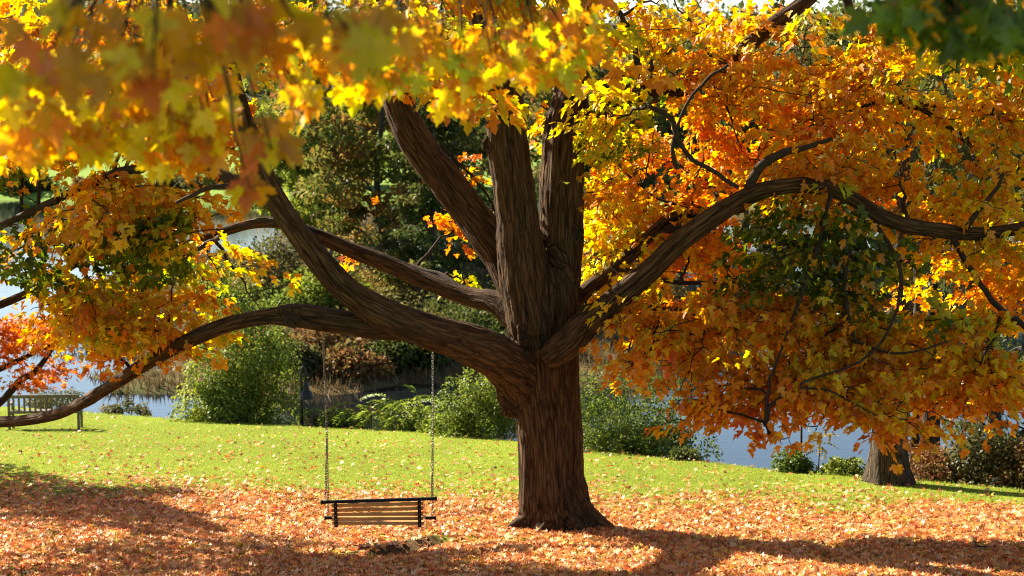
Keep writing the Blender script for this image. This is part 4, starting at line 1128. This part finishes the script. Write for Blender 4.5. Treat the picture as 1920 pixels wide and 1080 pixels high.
for i, (px, dist, ax, az, pal, lab) in enumerate([(60, 192, 5, 2.4, 'dark', 'dark waterside shrub on the left far shore'), (330, 196, 6, 2.2, 'olive', 'olive shrub on the far shore below the green field'), (420, 196, 5, 2.6, 'yellow', 'yellowish shrub on the far shore beside the olive one'), (180, 196, 4, 1.7, 'rust', 'brown shrub on the left far shore'), (500, 198, 5, 3.2, 'mixed', 'tall mixed shrub on the far shore behind the left limb')]):
    shrub('shore_shrub', lab, 'bush', far_base(px, dist), (ax, 3, az), 2600, pal, (.3, .6), 8, mat='far', stems=3)
# brown shrubs on the spit
for i, (px, dist, ax, az, pal, lab) in enumerate([(610, 70, 1.7, 1.5, 'rust', 'dry brown shrub on the spit right of the gooseneck lamp'), (700, 74, 2.2, 2.0, 'olive', 'olive shrub on the spit above the brown shoreline'), (770, 72, 2.0, 1.8, 'rust', 'dry brown shrub above the sumac plants across the water'),
        (850, 75, 2.4, 2.4, 'dark', 'dark shrub on the spit behind the right swing chain'), (930, 78, 2.6, 2.8, 'dark', 'dark shrub on the spit just left of the trunk'), (660, 84, 3.0, 2.2, 'mixed', 'mixed green shrub under the open green tree'), (590, 82, 2.6, 1.8, 'lime', 'yellow green shrub on the spit behind the lamp'),
        (500, 86, 3.0, 2.6, 'olive', 'olive shrub on the spit behind the vine bush'), (400, 84, 2.6, 1.5, 'yellow', 'yellow shrub on the spit left of the vine bush'), (780, 88, 3.2, 2.4, 'dark', 'dark shrub at the foot of the slender conifer'), (1130, 80, 2.6, 1.6, 'olive', 'olive shrub on the spit right of the trunk'), (1220, 84, 2.4, 1.6, 'rust', 'brown shrub at the right end of the spit'),
        (660, 67.5, 1.5, 1.0, 'rust', 'low russet brush on the near shore of the spit between the swing chains'), (735, 69, 1.5, 1.3, 'dark', 'dark brush on the near shore of the spit under the thick limb'), (800, 70, 1.6, 1.5, 'dark', 'dark brush on the near shore beside the right swing chain'), (880, 71, 1.8, 1.7, 'dark', 'dark brush on the near shore above the rounded shrub'), (570, 68, 1.5, 1.2, 'olive', 'olive brush on the near shore of the spit right behind the lamp head'), (480, 70, 1.8, 1.4, 'rust', 'russet brush on the near shore hidden partly by the vine bush'), (950, 73, 2.0, 2.2, 'dark', 'dark brush on the near shore touching the trunk outline')]):
    shrub('spit_shrub', lab, 'bush', far_base(px, dist) - np.array([0, 0, .1]), (ax * 1.15, 1.4, az * 1.35), 3400, pal, (.14, .28), 8, mat='far', stems=5)
# dry marsh grass
n = 60000
gx = rng.uniform(-27, 12, n); gy = rng.uniform(36, 80, n); g = ground(gx, gy); k = g > WATER - .05
gx, gy, g = gx[k], gy[k], g[k]; n = len(gx)
p = np.stack([gx, gy, g], 1); dv = rng.normal(0, .3, (n, 3)) + np.array([0, 0, 1.0])
cc = np.array([(.17, .115, .045), (.12, .08, .03), (.21, .15, .065), (.12, .06, .028), (.085, .085, .03)])[rng.integers(0, 5, n)] * rng.uniform(.7, 1.2, (n, 1))
tag(link('marsh_grass', leaf_mesh('marsh_grass', p, dv, rng.normal(0, 1, (n, 3)), rng.uniform(.2, .5, n) * (.6 + .9 * fbm(p * np.array([.35, .35, 0]), 131)), cc * (.5 + fbm(p * np.array([.5, .5, 0]), 133))[:, None], BLADE_T * np.array([1.6, 1, 1]), BLADE_F), M['dry']), 'dry brown marsh grass covering the spit across the water', 'grass', kind='stuff')
# distant wood on the hills
FW = []
for k in range(520):
    y = rng.uniform(430, 900); x = rng.uniform(-.42, .42) * (y + D0); z = gz(x, y)
    h = rng.uniform(9, 17); n = 90
    d = rdir(n); p = np.array([x, y, z + h * .55]) + d * np.array([h * .4, h * .4, h * .5]) * rng.uniform(.6, 1.05, (n, 1))
    pal = ('dark', 'mixed', 'autumn', 'olive', 'dark')[k % 5]
    FW.append(dict(p=p, d=d + rng.normal(0, .5, (n, 3)), n=d + rng.normal(0, .3, (n, 3)), s=rng.uniform(1.6, 3.2, n), c=gcols(pal, 1).repeat(n, 0) * rng.uniform(.8, 1.2, (n, 1))))
q = cat_leaves(FW)
tag(link('distant_wood', leaf_mesh('distant_wood', q['p'], q['d'], q['n'], q['s'], q['c'], QUAD_T, QUAD_F), M['far']), 'far off mixed autumn wood on the hills beyond the field', 'wood', kind='stuff')

# ------------------------------------------------------------------ lawn grass and leaf litter
def scatter_lawn(n, y0, y1):
    y = rng.uniform(y0, y1, n); half = (y + D0) * .375 + .8
    x = rng.uniform(-1, 1, n) * half
    return x, y
def litter_density(x, y):
    q = np.stack([x, y, 0 * x], 1)
    nn = fbm(q * .8, 101); n2 = fbm(q * 2.4, 105)
    yb = 2.1 - .10 * x + (nn - .5) * 5.0
    d = np.exp(-np.maximum(y - yb, 0) / (1.45 - .05 * x).clip(.9, 1.9))
    d = np.maximum(d, .030 * np.exp(-np.maximum(y - 12, 0) / 8))
    d = d * np.where(y < yb, .68 + .6 * (n2 - .2).clip(0, 1), .9)
    rr_ = worn(x, y) + (n2 - .5) * .8
    return np.clip(d * (.30 + .70 * smooth(.6, 1.1, rr_)), 0, 1)
n = 270000
gx, gy = scatter_lawn(n, -7.5, 27)
k = gy < edge_y(gx) + .25
gx, gy = gx[k], gy[k]
rt = np.hypot(gx - .6, gy); rd_ = worn(gx, gy)
k = (rt > .75) & (rd_ > .9); gx, gy = gx[k], gy[k]; n = len(gx)
p = np.stack([gx, gy, ground(gx, gy) - .004], 1)
cc = np.array([(.24, .30, .020), (.19, .26, .018), (.30, .36, .03), (.27, .30, .04)])[rng.integers(0, 4, n)] * (.7 + .6 * fbm(p * np.array([.5, .5, 0]), 111))[:, None] * rng.uniform(.75, 1.2, (n, 1))
tag(link('lawn_grass', leaf_mesh('lawn_grass', p, rng.normal(0, .38, (n, 3)) + np.array([0, 0, 1.0]), rng.normal(0, 1, (n, 3)), rng.uniform(.028, .055, n), cc, BLADE_T * np.array([2.2, 1, 1]), BLADE_F), M['grass']), 'short bright green mown lawn grass', 'grass', kind='stuff')
LC = np.array([(.72, .29, .08), (.76, .38, .16), (.68, .20, .05), (.60, .13, .045), (.78, .48, .25), (.44, .16, .055), (.72, .42, .06), (.24, .10, .045)])
LW = np.array([.24, .18, .16, .10, .12, .08, .08, .04])
def litter_arrays(x, y):
    n = len(x)
    p = np.stack([x, y, ground(x, y) + rng.uniform(.008, .035, n)], 1)
    nr = rng.normal(0, .55, (n, 3)) + np.array([0, SLOPE, 1.0]); a = rng.uniform(0, 6.283, n)
    dv = np.stack([np.cos(a), np.sin(a), rng.normal(0, .22, n)], 1)
    nr = np.where(rng.uniform(0, 1, (n, 1)) < .4, -nr, nr)
    col = LC[rng.choice(len(LC), n, p=LW / LW.sum())] * rng.uniform(.75, 1.12, (n, 1))
    return p, dv, nr, rng.uniform(.06, .105, n), np.clip(col, 0, .85), rng.uniform(.2, 1.7, n)
gx, gy = scatter_lawn(72000, -7.0, 26)
wgt = np.concatenate([scatter_lawn(145000, -6.2, 10), scatter_lawn(200000, 10, 26)], axis=1)
gx, gy = wgt
keep = (rng.uniform(0, 1, len(gx)) < litter_density(gx, gy)) & (gy < edge_y(gx)) & (np.hypot(gx - .62, gy) > .5)
gx, gy = gx[keep], gy[keep]
# single leaves lying apart on the open grass
lone = np.where(gy > 4.5)[0]
ipx, ipy, _ = to_pix(np.stack([gx[lone], gy[lone], ground(gx[lone], gy[lone])], 1))
lone = lone[(ipx > 10) & (ipx < 1910)]
lone = rng.permutation(lone)[:260]
rest = np.ones(len(gx), bool); rest[lone] = False
p, dv, nr, sz, col, curl = litter_arrays(gx[rest], gy[rest])
tag(link('fallen_leaves', leaf_mesh('fallen_leaves', p, dv, nr, sz, col, LITTER_T, LITTER_F, curl), M['litter']), 'thick carpet of orange and russet fallen maple leaves under the tree', 'leaf litter', kind='stuff')
print('litter', len(p))
lone_me = []
for i in range(8):
    for cv in (.35, 1.0):
        me = raw_mesh('fallen_leaf', LITTER_T * np.array([1, 1, cv]), LITTER_F, np.repeat(LC[i][None], len(LITTER_T), 0)); me.materials.append(M['litter']); lone_me.append(me)
cname = ['orange', 'tan', 'red orange', 'red', 'pale tan', 'brown', 'yellow', 'dark brown']
p, dv, nr, sz, col, curl = litter_arrays(gx[lone], gy[lone])
for i in range(len(lone)):
    ci = int(rng.choice(8, p=LW / LW.sum()))
    o = bpy.data.objects.new('fallen_leaf', lone_me[ci * 2 + i % 2])
    d = unit(dv[i]); s = unit(np.cross(d, nr[i])); nn = np.cross(s, d); z = sz[i] * 1.1
    o.matrix_world = Matrix([[s[r] * z, d[r] * z, nn[r] * z, p[i, r] + (.02 if r == 2 else 0)] for r in range(3)] + [[0, 0, 0, 1]])
    COL.objects.link(o)
    tag(o, cname[ci] + ' fallen maple leaf lying apart on the open green lawn', 'leaf', 'single ' + cname[ci] + ' leaves on the lawn')
# fallen stick
sp_ = on_lawn(1835, 1030)
stick = thing('fallen_stick', 'thin crooked dark stick lying among the fallen leaves', 'stick', sp_)
mb = MB(); q = np.array([P(x, y, 0) for x, y in ((1822, 1015), (1828, 1028), (1840, 1033), (1870, 1030))])
loc_ = np.array([on_lawn(x, y) for x, y in ((1822, 1012), (1827, 1024), (1838, 1032), (1868, 1031))]) - sp_; loc_[:, 2] += .05
mb.tube(catmull(loc_, 4), np.linspace(.014, .007, 13), 6); mb.build('stem', M['twig'], stick, True, False)
mb = MB(); mb.tube([loc_[1], loc_[1] + np.array([.12, -.05, .02])], [.008, .004], 5); mb.build('side_twig', M['twig'], stick, True, False)
# a leaf caught in mid fall
fp = P(709, 379, -.8)
o = bpy.data.objects.new('falling_leaf', leaf_variant('fall', (.68, .22, .03), True)); COL.objects.link(o)
o.location = fp; o.rotation_euler = (R(65), R(-60), R(20)); o.scale = (.12,) * 3
tag(o, 'single orange maple leaf falling through the air between the left limbs', 'leaf')

# ------------------------------------------------------------------ near branches hanging in from above
def near_branch(label, spec, root_px, root_Y, pal, lim=290, size=(.085, .125), added_shade=0, tone=(.7, 1.1)):
    RF = []
    """spec: (px, py, rx, ry, Y, halfdepth, n)"""
    rp = P(root_px[0], root_px[1], root_Y)
    o = thing('overhanging_branch', label, 'branch', rp)
    LL = []
    for (px, py, rx, ry, Yd, hd, n, pl) in spec:
        s_ = 1 / pxm(Yd); c_ = P(px, py, Yd)
        stem = curved(rp, c_ + np.array([0, 0, -.02]), .10, 8)
        stem[1:-1] += rng.normal(0, .012, (6, 3))
        v_, f_ = tube_geo(stem - rp, np.linspace(.010, .003, 8), 6); b2 = MB(); b2.add(v_, f_); b2.build('twig', M['twig'], o, True, False)
        p = rdir(n) * rng.uniform(0, 1, (n, 1)) ** .45 * np.array([rx * s_, hd, ry * s_]) + c_
        dv = np.stack([rng.normal(0, .5, n), rng.normal(-.1, .5, n), -rng.uniform(.35, 1.3, n)], 1)
        nr = np.stack([rng.normal(0, .5, n), rng.normal(-.45, .6, n), rng.uniform(.2, 1.0, n)], 1)
        col = palette_cols(pl, n) * rng.uniform(tone[0], tone[1], (n, 1))
        LL.append(dict(pos=p, dir=dv, nrm=nr, size=rng.uniform(*size, n), col=np.clip(col, .01, .8)))
        if added_shade:
            # unseen leaves added above the frame to shade these from the sun
            n2 = int(n * added_shade); c2 = c_ - L * 2.6
            p2 = rng.normal(0, 1, (n2, 3)) * np.array([rx * s_ * .6, .35, ry * s_ * .7]) + c2
            p2 = p2[to_pix(p2)[1] < -60]; n2 = len(p2)
            RF.append(dict(pos=p2, dir=rng.normal(0, .6, (n2, 3)) - np.array([0, 0, .3]), nrm=rng.normal(0, .4, (n2, 3)) + np.array([0, 0, 1.0]), size=rng.uniform(.11, .16, n2), col=palette_cols(pl, n2)))
        tw2 = MB()
        for i in range(0, n, 2):
            j = rng.integers(3, 8); tw2.tube(curved(stem[j] - rp, p[i] - rp, .02, 4), [.0022, .0018, .0014, .001], 4, False)
        tag(tw2.build('leaf_stalks', M['twig'], o, True, False), kind='stuff')
    q = cat_leaves(LL)
    a = np.zeros(len(q['pos']), bool); a[rng.permutation(len(a))[:lim]] = True
    leaf_objects(sel(q, a), o, True, 14)
    if (~a).any() or RF:
        q = cat_leaves([sel(q, ~a)] + RF)  # leftover leaves plus the unseen ones added for shade
        tag(link('foliage', leaf_mesh('foliage', q['pos'] - rp, q['dir'], q['nrm'], q['size'], q['col']), M['leaf'], o), kind='stuff')
near_branch('out of focus orange leaved branch close overhead hanging across the upper left', [
    (100, 60, 120, 90, -17.9, .4, 14, 'o'), (250, 70, 120, 80, -17.8, .4, 18, 'o'), (400, 30, 110, 50, -17.8, .4, 10, 'o'), (560, 40, 120, 50, -17.6, .4, 12, 'o'),
    (640, 50, 90, 60, -17.4, .3, 8, 'o'), (60, 130, 70, 60, -17.6, .3, 7, 'o'), (290, 130, 70, 50, -17.9, .3, 6, 'o'), (510, 270, 45, 55, -15.8, .2, 12, 'o'), (470, 345, 35, 28, -15.6, .15, 7, 'o'), (700, 70, 60, 60, -17.8, .2, 8, 'o')], (330, -180), -18.4, 'o', added_shade=16, tone=(.5, .85))
near_branch('sunlit yellow green leaved branch hanging in soft focus across the top left', [
    (90, 200, 120, 70, -15.5, .35, 52, 'ny'), (200, 240, 110, 50, -15.2, .35, 52, 'ny'), (330, 220, 110, 60, -15.0, .35, 50, 'ny'), (300, 130, 120, 60, -15.3, .35, 40, 'o'),
    (400, 245, 50, 50, -14.8, .3, 12, 'o'), (560, 170, 70, 60, -14.8, .3, 20, 'ny'), (60, 270, 70, 40, -15.4, .3, 22, 'o'), (400, 110, 70, 60, -15.2, .3, 14, 'ny'), (330, 290, 90, 25, -15, .3, 20, 'o')], (300, -220), -15.2, 'y', added_shade=.8)
near_branch('soft focus yellow maple branch hanging in front of the central limbs', [
    (700, 130, 90, 60, -14.6, .3, 44, 'ny'), (820, 110, 100, 70, -14.2, .3, 54, 'ny'), (930, 90, 90, 60, -13.8, .3, 44, 'ny'), (1030, 110, 80, 60, -13.4, .3, 44, 'ny'),
    (1060, 50, 70, 60, -13.2, .3, 34, 'o'), (860, 170, 50, 35, -14.0, .25, 14, 'o'), (740, 60, 100, 50, -14.6, .3, 34, 'o'), (620, 80, 80, 60, -14.8, .3, 30, 'o')], (860, -260), -14.2, 'y', added_shade=.8)
near_branch('soft focus dark green leaved branch hanging in at the top right corner', [
    (1700, 20, 90, 35, -16, .3, 36, 'g'), (1800, 40, 80, 45, -16, .3, 44, 'g'), (1880, 50, 70, 45, -15.8, .3, 44, 'g'), (1780, 0, 120, 30, -16, .3, 36, 'g')], (1860, -220), -16, 'g', added_shade=8)
_tri = []
for me in bpy.data.meshes:
    a = np.empty(len(me.polygons), np.int32); me.polygons.foreach_get('loop_total', a); _tri.append((int((a - 2).sum()), me.name))
_tri.sort(reverse=True)
print('%d tris, %d maple leaves\n' % (sum(t for t, _ in _tri), n_maple) + str(_tri[:25]))
